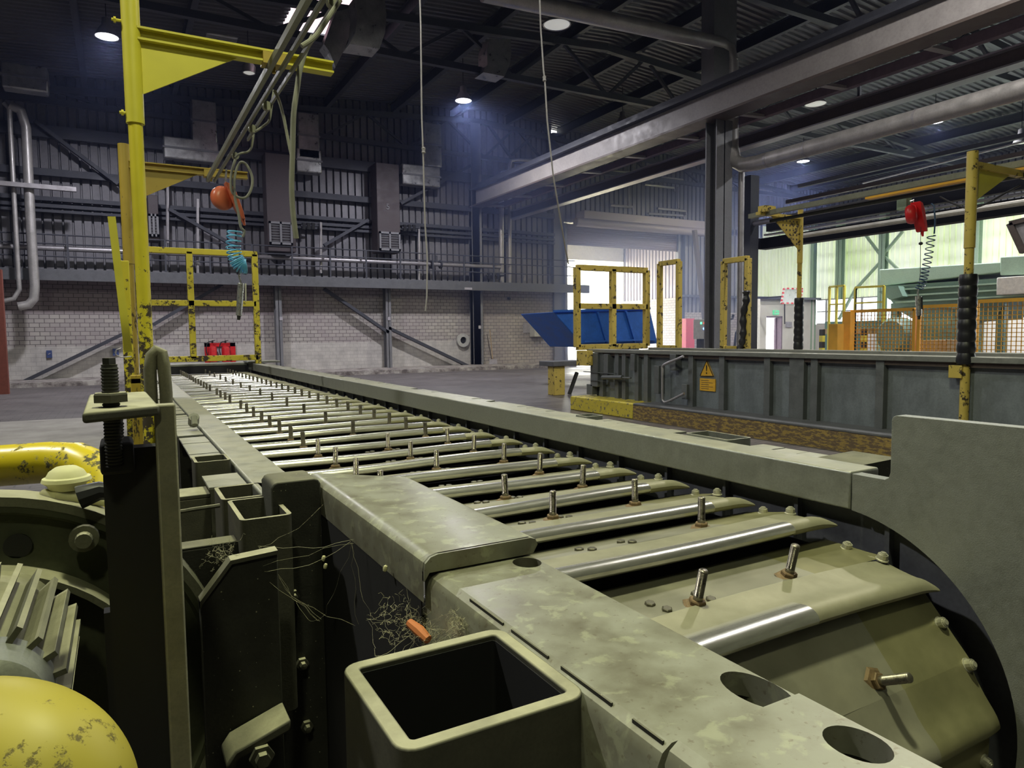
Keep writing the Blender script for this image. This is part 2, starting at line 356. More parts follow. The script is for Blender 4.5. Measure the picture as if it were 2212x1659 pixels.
# ================================================================== HALL SHELL
YB = 24.4; XR = 32.1
def corr(a, b, pitch, depth):            # trapezoid profile: list of (u, offset)
    if depth > .06: return [q for k in range(int((b-a)/pitch)+1) for q in ((a+k*pitch, 0), (a+k*pitch+pitch*.74, 0), (a+k*pitch+pitch*.79, depth), (a+k*pitch+pitch*.95, depth))]
    out = []; u = a
    while u < b:
        out += [(u, 0), (u+pitch*.30, 0), (u+pitch*.42, -depth), (u+pitch*.78, -depth), (u+pitch*.90, 0)]; u += pitch
    return out
def sheet_x(x0, x1, z0, z1, y): return MB().strip([(u, y+w) for u, w in corr(x0, x1, .25, .10)], z0, z1, 'z')
def sheet_y(y0, y1, z0, z1, x): return MB().strip([(x+w, u) for u, w in corr(y0, y1, .25, .10)], z0, z1, 'z')
struct('floor', MB().box((-9, -6, -.2), (34, 60, 0)), M['floor'])
DX0, DX1, DZ = 16.15, 22.4, 5.35
struct('wall_back', MB().box((-9, YB, 0), (DX0-.5, YB+.25, 3.0)), M['brick'])
struct('wall_back_pier', MB().box((DX0-.5, YB-.1, 0), (DX0, YB+.3, 9.4)), M['column'])
struct('wall_back_cladding', sheet_x(-9, DX0-.5, 3.0, 10, YB+.08), M['wallsheet'])
struct('wall_back_lintel', sheet_x(DX0, 28, DZ+.55, 10, YB+.08), M['wallsheet'])
struct('wall_back_masonry', MB().box((DX1+.4, YB, 0), (27.6, YB+.25, 2.2)), M['brick'])
struct('wall_back_dark_cladding', sheet_x(DX1+.3, 27.6, 2.2, 6.2, YB+.08), M['wallsheet'])
struct('wall_right_corner', MB().box((27.6, YB, 0), (28.35, YB+.25, 2.93)).box((29.5, YB, 0), (XR, YB+.25, 2.93)).box((28.35, YB, 2.02), (29.5, YB+.25, 2.93)), M['whitewall'])
struct('wall_back_translucent', sheet_x(27.6, XR, 2.93, 6.5, YB+.08), M['translucent'])
struct('wall_back_upper', sheet_x(27.6, XR, 6.5, 10, YB+.08), M['wallsheet'])
struct('wall_right_base', MB().box((XR, -6, 0), (XR+.25, YB+.25, 1.62)), M['whitewall'])
struct('wall_right_translucent', sheet_y(-6, YB, 2.93, 6.5, XR+.08), M['translucent'])
struct('wall_right_upper', sheet_y(-6, YB, 6.5, 10, XR+.08), M['wallsheet'])
struct('wall_left', MB().box((-9.2, -6, 0), (-9, 25, 10)), M['beam'])
struct('wall_front', MB().box((-9, -6.2, 0), (33, -6, 10)), M['beam'])
struct('baseboard_back', MB().box((-9, 22.35, 0), (15.4, YB, .13)), M['kerbstone'])
# window band: frame bars + glass
g = MB().box((XR+.1, -6, 1.62), (XR+.11, YB, 2.93)); struct('window_1', g, M['glass'])
fr = MB()
for k in range(26): fr.box((XR+.05, -1.2+k, 1.62), (XR+.15, -1.12+k, 2.93))
for z in (1.62, 2.25, 2.87): fr.box((XR+.04, -6, z), (XR+.16, YB, z+.06))
struct('trim_1', fr, M['box'])
# roof: deck with ribs across, purlins along, two slopes
def roofz(x): return 9.85-.07*abs(x-13)
prof = corr(-6, YB+.2, .22, .05)
mb = MB()
for xa, xb in ((-9, 4.0), (5.3, 13), (13, 34)):
    n = len(prof); mb.add([(xa, u, roofz(xa)-w) for u, w in prof]+[(xb, u, roofz(xb)-w) for u, w in prof], [(i, i+1, n+i+1, n+i) for i in range(n-1)])
for ya, yb in ((-6, 16.6), (19.2, YB+.2)):
    pr = [q for q in prof if ya <= q[0] <= yb]; n = len(pr)
    mb.add([(4.0, u, roofz(4)-w) for u, w in pr]+[(5.3, u, roofz(5.3)-w) for u, w in pr], [(i, i+1, n+i+1, n+i) for i in range(n-1)])
struct('ceiling', mb, M['roofsheet'])
struct('skylight_sheet', MB().add([(4.0, 16.6, roofz(4)+.03), (5.3, 16.6, roofz(5.3)+.03), (5.3, 19.2, roofz(5.3)+.03), (4.0, 19.2, roofz(4)+.03)], [(0, 1, 2, 3)]), M['skylight'])
k = 0
x = -7.6
while x < 33:
    m_ = MB(); z = roofz(x); m_.box((x-.07, -6, z-.40), (x+.07, YB, z-.37)).box((x-.012, -6, z-.38), (x+.012, YB, z-.05)).box((x-.07, -6, z-.07), (x+.07, YB, z-.05))
    struct('roof_purlin', m_, M['beam']); x += 2.35
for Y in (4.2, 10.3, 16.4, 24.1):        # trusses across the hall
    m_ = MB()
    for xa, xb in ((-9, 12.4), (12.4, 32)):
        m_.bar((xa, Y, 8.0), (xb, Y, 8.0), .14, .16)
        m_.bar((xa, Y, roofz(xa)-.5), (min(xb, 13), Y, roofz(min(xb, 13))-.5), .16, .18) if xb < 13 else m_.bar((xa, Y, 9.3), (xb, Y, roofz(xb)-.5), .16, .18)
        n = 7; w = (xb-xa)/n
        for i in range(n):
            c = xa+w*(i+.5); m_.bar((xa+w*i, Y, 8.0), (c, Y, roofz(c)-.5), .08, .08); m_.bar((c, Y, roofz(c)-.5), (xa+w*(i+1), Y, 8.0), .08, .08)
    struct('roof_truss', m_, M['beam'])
def hsec(x, y, w, d, z0, z1, tf=.025, flange='x'):
    m_ = MB()
    if flange == 'x': m_.box((x-w/2, y-d/2, z0), (x+w/2, y-d/2+tf, z1)).box((x-w/2, y+d/2-tf, z0), (x+w/2, y+d/2, z1)).box((x-tf/2, y-d/2, z0), (x+tf/2, y+d/2, z1))
    else: m_.box((x-w/2, y-d/2, z0), (x-w/2+tf, y+d/2, z1)).box((x+w/2-tf, y-d/2, z0), (x+w/2, y+d/2, z1)).box((x-w/2, y-tf/2, z0), (x+w/2, y+tf/2, z1))
    return m_
struct('steel_column_main', hsec(12.28, 12.0, .5, .35, 0, 6.1, .03, 'x').box((12.0, 11.9, 6.7), (12.7, 12.3, 9.5)), M['column'])
for px_, wd, z1 in ((605, .2, 3), (840, .2, 3), (1032, .42, 9.2), (1030, .3, 9.2)):
    p = atY(px_, 790, 24.1); struct('steel_column', hsec(p.x, 24.15, wd, .3, 0, z1, .02, 'x'), M['column'])
for px_, z0 in ((1755, 0), (1908, 0), (2108, 0), (1815, 2.9)):
    p = atX(px_, 560, XR-.25); struct('steel_column', hsec(p.x, p.y, .3, .32, z0, 6.9, .02, 'y'), M['green'])
def brace(a, b, w=.16, m='beam', nm='wall_brace'): struct(nm, MB().bar(a, b, w, .1), M[m])
brace(atY(35, 832, 24.1), atY(265, 722, 24.1), .2); brace(atY(330, 702, 24.1), atY(480, 614, 24.1), .2)
brace(atY(700, 624, 24.1), atY(838, 718, 24.1), .2); brace(atY(838, 708, 24.1), atY(1022, 796, 24.1), .2)
brace(atY(75, 262, 24.1), atY(255, 398, 24.1), .22); brace(atY(365, 452, 24.1), atY(530, 545, 24.1), .15); brace(atY(795, 475, 24.1), atY(700, 530, 24.1), .15)
brace(atY(865, 440, 24.1), atY(1022, 355, 24.1), .15); brace(atY(1050, 262, 24.1), atY(1100, 335, 24.1), .1); brace(atY(1172, 275, 24.1), atY(1105, 335, 24.1), .1); brace(atY(1172, 275, 24.1), atY(1215, 330, 24.1), .1)
brace(atX(1870, 508, XR-.2), atX(1906, 556, XR-.2), .14, 'green'); brace(atX(1950, 500, XR-.2), atX(1906, 552, XR-.2), .14, 'green')
brace(atX(1903, 565, XR-.2), atX(1848, 625, XR-.2), .14, 'green'); brace(atX(1848, 625, XR-.2), atX(1812, 690, XR-.2), .14, 'green'); brace(atX(1912, 555, XR-.2), atX(1940, 582, XR-.2), .14, 'green')
for z, t0, w in ((7.2, 'x', .35), (6.05, 'x', .2), (5.3, 'x', .12), (5.1, 'x', .1), (4.95, 'x', .08)):   # wall rails on the back wall
    struct('wall_rail', MB().box((-9, 24.2, z-w/2), (DX0-.5, 24.36, z+w/2)), M['beam'])
struct('wall_rail', MB().box((DX1, 24.1, 2.9), (XR, 24.36, 3.0)), M['beam'])
for z in (3.6, 4.4, 5.2, 6.0):  # set outside the translucent sheets to show as faint shade lines
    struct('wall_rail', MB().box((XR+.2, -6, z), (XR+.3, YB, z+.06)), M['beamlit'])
# personnel door ajar to daylight
struct('door_2', MB().box((29.44, YB-.02, 0), (29.5, YB+.3, 2.02)).box((28.35, YB-.02, 1.97), (29.5, YB+.3, 2.05)).box((29.4, YB+.3, 0), (29.46, YB+.42, 1.97)), M['pink'])
# outside the big door: annex yard
struct('wall_annex', MB().box((16, 30.5, 5.15), (30, 30.7, 8)).box((24.15, 30.5, 0), (24.6, 30.7, 8)), M['white'])
struct('wall_annex_side', sheet_y(24.7, 30.5, 3.0, 8, 24.2), M['shutter'])
struct('wall_annex_base', MB().box((24.1, 24.7, 0), (24.35, 30.5, 3.0)), M['brick_y'])
struct('ceiling_annex', MB().box((15, 24.8, 7.2), (30, 30.7, 7.3)), M['outconcrete'])
for xx in (17, 19, 21, 23): struct('trim_2', MB().bar((xx, 24.9, 7.1), (xx+1.4, 30.4, 6.9), .1, .14), M['white'])
struct('ground_outside', MB().box((-9, 24.7, 0), (60, 60, .012)), M['outconcrete'])
struct('trim_3', MB().box((DX1, YB-.15, 0), (DX1+.35, YB+.1, 6)), M['beam'])
# ================================================================== ROLLER SHUTTER
d = thing('roller_shutter', 'pinkish grey roller shutter rolled up above the big bright doorway', 'shutter', (19.3, 24.2, DZ), None)
MB().strip([(24.30+(.03 if k % 2 else 0), 4.95+k*.045) for k in range(20)], DX0, DX1, 'x', .02).build('curtain', M['shutter'], d)
MB().box((DX0+.6, 23.7, 5.85), (DX1+1.2, 24.3, 6.3)).cyl((DX0+.2, 23.75, 5.8), (DX1+1.2, 23.75, 5.8), .18, n=20).build('housing', M['shutter'], d, bevel=.02)
MB().box((DX0-.02, 24.2, 0), (DX0+.1, 24.36, 5.8)).build('guide_rail', M['column'], d)
MB().box((DX1-.1, 24.2, 0), (DX1+.02, 24.36, 5.8)).build('guide_rail', M['column'], d)
# ================================================================== CRANE GIRDERS AND PIPES
g = thing('crane_girder', 'long pale plate girder running over the hall past the tall column', 'girder', (12, 10, 6.1))
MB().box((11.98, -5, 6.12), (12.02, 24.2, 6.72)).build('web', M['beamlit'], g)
MB().box((11.78, -5, 6.08), (12.3, 24.2, 6.13)).build('lower_flange', M['brown'], g)
MB().box((11.8, -5, 6.70), (12.2, 24.2, 6.76)).box((11.95, -5, 6.76), (12.05, 24.2, 6.93)).build('rail', M['beam'], g)
g = thing('surge_girder', 'lighter narrow girder with cross struts beside the pale plate girder', 'girder', (13, 10, 6.1))
MB().box((12.95, -5, 6.12), (13.1, 24.2, 6.3)).build('chord', M['pink'], g)
for k in range(14):
    y = -3+k*2.05
    if abs(y-12) > .6: MB().bar((12.3, y, 6.1), (13.0, y, 6.14), .14, .06).build('strut', M['beamlit'], g)
g = thing('brown_crane_girder', 'dark brown crane girder with pale lit edges, lowest of the overhead girders', 'girder', (13.6, 10, 5.75))
MB().box((13.58, -5, 5.76), (13.62, 24.2, 6.04)).build('web', M['brown'], g)
MB().box((13.45, -5, 6.03), (13.75, 24.2, 6.06)).build('upper_flange', M['galv'], g); MB().box((13.45, -5, 5.74), (13.75, 24.2, 5.77)).build('lower_flange', M['galv'], g)
for k in range(6): MB().bar((13.6, 2+k*3.7, 6.05), (13.6, 2+k*3.7, 6.3), .06, .06).build('hanger', M['beam'], g)
pts = [(6.2, 12.0, 7.62), (12.3, 12.0, 7.84), (12.55, 12.0, 7.76), (12.62, 11.98, 7.5), (12.62, 11.95, 5.55), (12.62, 11.85, 5.22), (12.62, 11.6, 5.07), (12.62, 11.2, 5.03), (12.62, -4, 5.03)]
p = thing('lagged_pipe', 'fat pale lagged pipe bending down the column and along under the girders', 'pipe', (12.62, 6, 5))
MB().tube(pts[3:], .165, 20).build('lower_run', M['pipe'], p); MB().tube(pts[:4], .16, 20).build('upper_run', M['pipe'], p)
for y in (10.9, 9.9, 7.6, 5.2): MB().cyl((12.62, y, 5.03), (12.62, y-.05, 5.03), .172, n=20).build('joint_band', M['galv'], p)
tag(MB().tube([(12.75, 11.75, 0), (12.75, 11.75, 5.0)], .07, 12).build('riser_pipe', M['galv']), 'thin grey pipe standing against the tall column', 'pipe')
tag(MB().bar(atY(1500, 497, 20), atY(1528, 740, 20), .14, .14).build('leaning_beam', M['brown']), 'brown slanting prop left of the tall column', 'prop')
# the low dark girders over the right-hand hall
g = thing('dark_runway_girder', 'black runway girder across the right hall above the glowing cladding', 'girder', (16, 8, 3.6))
MB().box((16, -3, 3.6), (16.3, 14.0, 3.9)).build('lower_beam', M['black'], g); MB().box((16.1, -3, 3.98), (16.3, 14.0, 4.02)).build('edge_rail', M['galv'], g)
MB().box((16.2, -3, 4.1), (16.4, 14.0, 4.42)).build('upper_beam', M['beam'], g)
MB().box((15.45, 13.9, 0), (15.78, 14.3, 5.6)).box((15.6, 14.0, 3.6), (16.3, 14.1, 3.9)).build('post', M['beam'], g)
tag(MB().tube([(15.6, 14.2, 4.28), (15.6, -3, 4.28)], .075, 14).build('air_pipe', M['pipe']), 'pale straight pipe running along the black runway girder', 'pipe')
for nm, X, z, mm, lb in (('cable_tray', 17.5, 5.45, 'beam', 'dark cable tray hanging under the right roof, upper of two'), ('cable_tray', 17.0, 4.95, 'brown', 'dark cable tray hanging under the right roof, lower of two')):
    tag(MB().box((X, -3, z), (X+.12, 14, z+.1)).build(nm, M[mm]), lb, 'cable tray', 'cable trays')
tag(MB().tube([(22, 15+0, 6.2), (21, 7, 6.3), (20, 2, 6.5)], .03, 6).build('sagging_cable', M['galv']), 'thin pale cable sagging under the right roof', 'cable')
# ================================================================== WALKWAY
w = thing('wall_walkway', 'long grey steel walkway with handrail along the back wall', 'walkway', (4, 23.6, 2.92))
MB().box((-9, 23.55, 2.92), (16.9, 23.62, 3.25)).build('girder', M['walk'], w, bevel=.01)
MB().box((-9, 23.62, 3.17), (16.3, 24.3, 3.23)).build('deck', M['walk'], w)
hr = MB()
for z in (4.2, 3.95, 3.6): hr.tube([(-9, 23.58, z), (16.2, 23.58, z)], .022, 6)
hr.build('handrail', M['beam'], w)
x = -8.6
while x < 16.2: MB().box((x-.025, 23.56, 3.2), (x+.025, 23.6, 4.22)).build('post', M['beam'], w); x += 1.24
tag(MB().box(atY(1003, 621, 23.53)+Vector((0, 0, 0)), atY(1020, 626, 23.5)).build('small_plate', M['paper']), 'small white plate on the walkway girder', 'sign')
pw = thing('wall_pipeline', 'silver pipeline behind the walkway handrail', 'pipe', (4, 23.95, 3.7))
a = atY(0, 532, 23.95); b = atY(735, 562, 23.95); c = atY(1080, 577, 23.95)
MB().tube([(-9, 23.95, a.z-.15), a, b, c], .075, 12).build('pipe', M['galv'], pw)
for q in (930, 950): o = atY(q, 571, 23.95); MB().cyl(o, o+Vector((.06, 0, 0)), .16, n=16).build('flange', M['beam'], pw)
o = atY(942, 565, 23.95); MB().cyl(o, o+Vector((0, 0, .22)), .05, n=10).build('valve_stem', M['beam'], pw)
for q, lb, r, pp in ((10, 'thin grey pipe standing left of the fatter one at the far left', .06, [(8, 222), (20, 235), (30, 420), (40, 600), (42, 625), (30, 645), (0, 652)]),
                 (60, 'fat grey pipe rising past the walkway at the far left', .12, [(22, 228), (45, 240), (56, 275), (66, 480), (75, 620), (73, 645), (62, 658), (40, 662)])):
    tag(MB().tube([atY(x, y, 23.2) for x, y in pp], r, 12).build('drain_pipe', M['pipe']), lb, 'pipe', 'pipes at the left of the back wall')
for q, r, lb, z1 in ((1083, .1, 'pale vertical pipe left of the pair beside the doorway', 372), (1101, .07, 'thinner pale vertical pipe right of the pair beside the doorway', 345)):
    tag(MB().tube([atY(q, 612, 24.0), atY(q, z1+12, 24.0), atY(q+3, z1+2, 24.0), atY(q+16, z1, 24.0), atY(q+66, z1+3, 24.0)], r, 12).build('wall_pipe', M['galv']), lb, 'pipe', 'vertical pipes beside the doorway')
for i, (q, y0, y1, lb) in enumerate(((427, 430, 590, 'thin conduit below the square foil duct'), (362, 395, 525, 'thin conduit left of the brown unit'), (693, 480, 590, 'conduit right of the dangling hose'), (905, 490, 605, 'conduit right of the brown heater with grille'), (1133, 596, 606, 'short pipe stub on the walkway'))):
    tag(MB().tube([atY(q, y0, 24.1), atY(q, y1, 24.1)], .045, 8).build('conduit', M['galv']), lb, 'conduit')
# foil ducts on the wall
def duct(path, w, h, lb, Y=23.7, d=.45, parts=1):
    m_ = MB()
    for (x0, y0), (x1, y1) in path:
        a, b = atY(x0, y0, Y), atY(x1, y1, Y); m_.box((a.x, Y, a.z), (b.x, Y+d, b.z))
    o_ = tag(m_.build('foil_duct', M['duct'], bevel=.04), lb, 'duct', 'foil-wrapped ducts')
    for (x0, y0), (x1, y1) in path:
        a, b = atY(x0, y0, Y), atY(x1, y1, Y); zc = (a.z+b.z)/2; MB().box((a.x-.02, Y-.02, zc-.03), (b.x+.02, Y+d, zc+.03)).build('joint_band', M['column'], o_)
    return o_
duct([((412, 212), (470, 310)), ((352, 292), (474, 352))], 0, 0, 'L-shaped crumpled foil duct left of the slanting crane track')
duct([((642, 240), (692, 345)), ((640, 318), (696, 375))], 0, 0, 'crumpled foil duct behind the dangling hose')
duct([((915, 262), (955, 362)), ((869, 352), (952, 405))], 0, 0, 'L-shaped foil duct beside the left rope')
duct([((444, 5), (517, 48)), ((444, 52), (515, 85))], 0, 0, 'faint foil duct high in the dark roof beside the yellow arm', Y=20)
duct([((0, 130), (105, 200))], 0, 0, 'dim square duct in the dark upper left corner', Y=22)
def bend(c, lb, Y, wdt, pts):
    vs = [[atY(x, y, Y) for x, y in side] for side in pts]; n = len(vs[0]); m_ = MB()
    L = []; 
    for i in range(n-1):
        a, b, c_, d_ = vs[0][i], vs[0][i+1], vs[1][i+1], vs[1][i]; off = Vector((0, wdt, 0))
        m_.loft([a, b, c_, d_], [a+off, b+off, c_+off, d_+off])
    return tag(m_.build('curved_duct', M['duct'], smooth=False), lb, 'duct', 'curved foil ducts under the roof')
bend(0, 'small curved foil duct between the two hanging ropes', 16, .5, [[(1056, 84), (1052, 110), (1053, 140), (1044, 156)], [(1103, 84), (1105, 110), (1101, 140), (1090, 165)]])
bend(0, 'larger curved foil duct near the top beside the skylight', 14, .5, [[(768, -10), (772, 30), (768, 70), (755, 95)], [(830, -10), (835, 30), (832, 70), (820, 105)]])
bend(0, 'pinkish curved duct right below the skylight', 15, .4, [[(725, 25), (712, 60), (700, 95), (712, 112)], [(765, 15), (760, 60), (745, 105), (725, 145)]])
def heater(x0, y0, x1, y1, gx0, gy0, gx1, gy1, lb, five=False):
    a, b = atY(x0, y0, 23.6), atY(x1, y1, 23.6); h = thing('warm_air_heater', lb, 'heater', ((a.x+b.x)/2, 23.9, b.z), 'brown wall heaters')
    MB().box((a.x, 23.6, a.z), (b.x, 24.25, b.z)).build('casing', M['heater'], h, bevel=.02)
    a, b = atY(gx0, gy0, 23.6), atY(gx1, gy1, 23.6); xm = (a.x+b.x)/2
    MB().box((a.x, 23.52, a.z), (b.x, 23.6, a.z-.07)).box((a.x, 23.52, b.z), (b.x, 23.6, b.z+.07)).box((a.x, 23.52, a.z), (a.x+.06, 23.6, b.z)).box((b.x-.06, 23.52, a.z), (b.x, 23.6, b.z)).box((xm-.03, 23.52, a.z), (xm+.03, 23.6, b.z)).build('grille_frame', M['column'], h)
    s_ = MB(); z = b.z+.1
    while z < a.z-.1: s_.bar((a.x+.05, 23.57, z), (b.x-.05, 23.57, z), .012, .05, up=(0, -.6, 1)); z += .085
    s_.build('louvres', M['column'], h)
    if five: text3('5', (atY(838, 447, 23.58)), .28, h, M['column'])
def text3(s, loc, size, parent, m, rot=(PI/2, 0, 0), name='lettering', ext=.002):
    cu = bpy.data.curves.new('t', 'FONT'); cu.body = s; cu.size = size; cu.extrude = ext; cu.align_x = 'CENTER'; cu.align_y = 'CENTER'
    o = bpy.data.objects.new('t', cu); C.objects.link(o); bpy.context.view_layer.update()
    me = bpy.data.meshes.new_from_object(o.evaluated_get(bpy.context.evaluated_depsgraph_get())); me.name = name; bpy.data.objects.remove(o)
    me.materials.clear(); me.materials.append(m); n = bpy.data.objects.new(name, me); C.objects.link(n)
    off = Vector((0,0,0)); p = parent
    while p is not None: off += p.location; p = p.parent
    n.parent = parent; n.location = Vector(loc)-off; n.rotation_euler = rot; return n
heater(572, 328, 640, 545, 580, 478, 632, 530, 'brown wall heater with louvre grille behind the dangling hose')
heater(812, 350, 866, 546, 818, 500, 864, 543, 'brown wall heater marked 5 with louvre grille', True)
heater(318, 420, 345, 520, 320, 462, 344, 512, 'dark louvred wall unit behind the yellow poles')
for i, (x0, y0, lb) in enumerate(((868, 492, 'small black valve set beside the heater marked 5'), (650, 488, 'small black valve set right of the left brown heater'), (1050, 595, 'black valve cluster on the walkway by the doorway'))):
    v = thing('valve_set', lb, 'valve', atY(x0+15, y0+5, 23.9))
    MB().tube([atY(x0, y0, 23.9), atY(x0+38, y0, 23.9)], .04, 8).build('header', M['beam'], v)
    for q in (6, 16, 26): MB().cyl(atY(x0+q, y0+8, 23.9), atY(x0+q, y0-6, 23.9), .07, n=10).build('valve', M['black'], v)
# pipework over the doorway
for i, (x0, y0, x1, y1, r, lb) in enumerate(((1320, 368, 1375, 374, .05, 'uppermost lit pipe above the doorway'), (1392, 398, 1455, 406, .06, 'lit pipe with elbow above the doorway'), (1428, 382, 1475, 388, .04, 'short lit pipe close to the column above the doorway'), (1318, 443, 1365, 447, .06, 'left lit pipe just above the shutter housing'), (1420, 450, 1480, 456, .06, 'right lit pipe just above the shutter housing'), (1400, 461, 1475, 466, .05, 'lowest lit pipe above the shutter housing'))):
    tag(MB().tube([atY(x0, y0, 24.35), atY(x1, y1, 24.35), atY(x1+2, y1+8, 24.35)], r, 8).build('overhead_pipe', M['galv']), lb, 'pipe', 'pipes above the doorway')
for x0, y0, y1, lb in ((1357, 404, 445, 'left vertical drop pipe above the doorway'), (1465, 404, 450, 'right vertical drop pipe above the doorway')):
    tag(MB().tube([atY(x0, y0, 24.3), atY(x0, y1, 24.3)], .05, 8).build('drop_pipe', M['galv']), lb, 'pipe', 'drop pipes above the doorway')
# ================================================================== LAMPS
def lamp(px, py, z, on, lb, r=.24):
    p = atZ(px, py, z); t_ = thing('high_bay_lamp', lb, 'lamp', p, 'high bay lamps')
    MB().lathe([(.05, .42), (.09, .40), (.10, .25), (.17, .16), (r, .02), (r+.01, .0), (r-.01, .0), (.15, .14), (.05, .3)], p, n=28).build('reflector', M['lampbody'], t_, angle=60)
    MB().lathe([(0, -.005), (r*.5, -.02), (r-.015, .008), (0, .012)], p, n=28).build('diffuser', M['glow'] if on else M['dimmed'], t_, angle=60)
    MB().cyl(p+Vector((0, 0, .38)), (p.x, p.y, roofz(p.x)-.06), .012, n=6).build('cord', M['black'], t_)
    if on: light(p+Vector((0, 0, -.06)), LAMP_POWER, (.93, .92, 1.0), r)
def light(p, power, col, r, name='lamp_light', spread=170, rot=None):
    l = bpy.data.lights.new(name, 'AREA'); l.shape = 'DISK'; l.size = r*2; l.energy = power; l.color = col; l.spread = math.radians(spread)
    o = bpy.data.objects.new(name, l); C.objects.link(o); o.location = p
    if rot: o.rotation_euler = rot
    return o
lamp(231, 80, 8, True, 'lit lamp left of the tall yellow pole')
lamp(1001, 218, 8, True, 'lit lamp right of the left rope')
lamp(1735, 349, 8, True, 'lit lamp under the fat pale pipe, left of two')
lamp(2020, 264, 8, True, 'lit lamp under the fat pale pipe, right of two')
lamp(1203, 54, 8, False, 'unlit white lamp at the top between the ropes and column', .3)
lamp(1762, 225, 8, False, 'unlit white lamp between the pale girder and brown girder', .3)
lamp(1345, 268, 8.4, False, 'unlit lamp half hidden above the pale girder')
lamp(2206, 308, 7, False, 'silver lamp cut by the right edge of the picture', .22)
lamp(538, 158, 8, False, 'dim grey lamp below the long yellow arm', .15)
# unseen hall lamps above the camera, with two added only to brighten
def bare_lamp(x, y, z, power, col, r=.24, lb=''):
    t_ = thing('high_bay_lamp', lb, 'lamp', (x, y, z), 'high bay lamps'); p = Vector((x, y, z))
    MB().lathe([(.05, .42), (.09, .40), (.10, .25), (.17, .16), (r, .02), (r+.01, .0), (r-.01, .0), (.15, .14), (.05, .3)], p, n=28).build('reflector', M['lampbody'], t_)
    light(p+Vector((0, 0, -.03)), power, col, r)
bare_lamp(.9, 1.1, 6.6, KEY_POWER, GREENISH, .22, 'lamp over the near end of the conveyor, above the picture')
bare_lamp(-1.2, -2.6, 6.6, 85, GREENISH, .22, 'added fill lamp behind the viewer, above the picture')  # added frontal fill, lifts the faces turned to the camera
bare_lamp(-4.5, 5.5, 8.0, 420, (1, .99, .88), .24, 'lamp over the left aisle, above the picture')
bare_lamp(2.5, 8, 8.2, 150, (1, 1, .92), .25, 'lamp over the middle of the conveyor, above the picture')
bare_lamp(9.0, 5, 8.4, 320, (1, .96, .9), .25, 'lamp beside the pale girder, above the picture')
bare_lamp(29.5, 11, 8, 900, (1, .99, .93), .25, 'added lamp brightening the right wall, outside the picture')  # added out of view to brighten the white corner wall
bare_lamp(18, 5, 8, 560, (.95, .95, .95), .25, 'lamp over the right hall, above the picture')
for nm, loc_, rot_, sx, sy in (('door_portal', ((DX0+DX1)/2, YB+.35, DZ/2), (-PI/2, 0, 0), DX1-DX0, DZ), ('window_portal', (XR+.4, 9, 2.3), (0, PI/2, 0), 1.4, 31)):
    l = bpy.data.lights.new(nm, 'AREA'); l.shape = 'RECTANGLE'; l.size = sx; l.size_y = sy; l.cycles.is_portal = True
    o = bpy.data.objects.new(nm, l); C.objects.link(o); o.location = loc_; o.rotation_euler = rot_
hz_m = bpy.data.materials.new('glow_haze'); hz_m.use_nodes = True; nt = hz_m.node_tree; nt.nodes.remove(nt.nodes['Principled BSDF'])  # bluish volume added to put a glow in the air round the doorway
vs_ = nt.nodes.new('ShaderNodeVolumeScatter'); vs_.inputs['Color'].default_value = (.40, .50, 1, 1); vs_.inputs['Density'].default_value = HAZE; vs_.inputs['Anisotropy'].default_value = .6
ge = nt.nodes.new('ShaderNodeNewGeometry'); ds = nt.nodes.new('ShaderNodeVectorMath'); ds.operation = 'DISTANCE'; ds.inputs[1].default_value = (15.6, 20.5, 4.6)
mr_ = nt.nodes.new('ShaderNodeMapRange'); mr_.interpolation_type = 'SMOOTHSTEP'; nt.links.new(ge.outputs['Position'], ds.inputs[0]); nt.links.new(ds.outputs['Value'], mr_.inputs[0])
for i_, v_ in enumerate((0.5, 8.5, HAZE, 0.0007)): mr_.inputs[i_+1].default_value = v_
nt.links.new(mr_.outputs[0], vs_.inputs['Density'])
nt.links.new(vs_.outputs[0], nt.nodes['Material Output'].inputs['Volume'])
tag(MB().box((-8.9, 3.0, .02), (XR-.1, YB-.15, 9.2)).build('glow_haze', hz_m, smooth=False), 'added bluish haze giving a glow towards the bright doorway', 'haze', kind='stuff')
#@@CONV
# ================================================================== HERO CONVEYOR
def cut(o, cutters):
    for cm in cutters:
        me = bpy.data.meshes.new('c'); me.from_pydata([v-o.matrix_basis.translation for v in cm.v] if o.parent is None else [v-Vector(o.parent.location) for v in cm.v], [], cm.f)
        import bmesh as _b
        b = _b.new(); b.from_mesh(me); _b.ops.recalc_face_normals(b, faces=b.faces); b.to_mesh(me); b.free()
        c = bpy.data.objects.new('c', me); C.objects.link(c)
        if o.parent is not None: c.location = o.parent.location
        else: c.location = o.location
        md = o.modifiers.new('cut', 'BOOLEAN'); md.object = c; md.operation = 'DIFFERENCE'; md.solver = 'EXACT'
        mods = [x for x in o.modifiers]
        bpy.context.view_layer.update()
        new = bpy.data.meshes.new_from_object(o.evaluated_get(bpy.context.evaluated_depsgraph_get()))
        for x in mods: o.modifiers.remove(x)
        o.data = new; bpy.data.objects.remove(c)
    o.data.polygons.foreach_set('use_smooth', [True]*len(o.data.polygons)); o.data.set_sharp_from_angle(angle=math.radians(30)); return o
def rr(x0, x1, y0, y1, r, n=5):
    out = []
    for cx, cy, a0 in ((x1-r, y1-r, 0), (x0+r, y1-r, 90), (x0+r, y0+r, 180), (x1-r, y0+r, 270)):
        for i in range(n+1): a = math.radians(a0+90*i/n); out.append((cx+r*math.cos(a), cy+r*math.sin(a)))
    return out
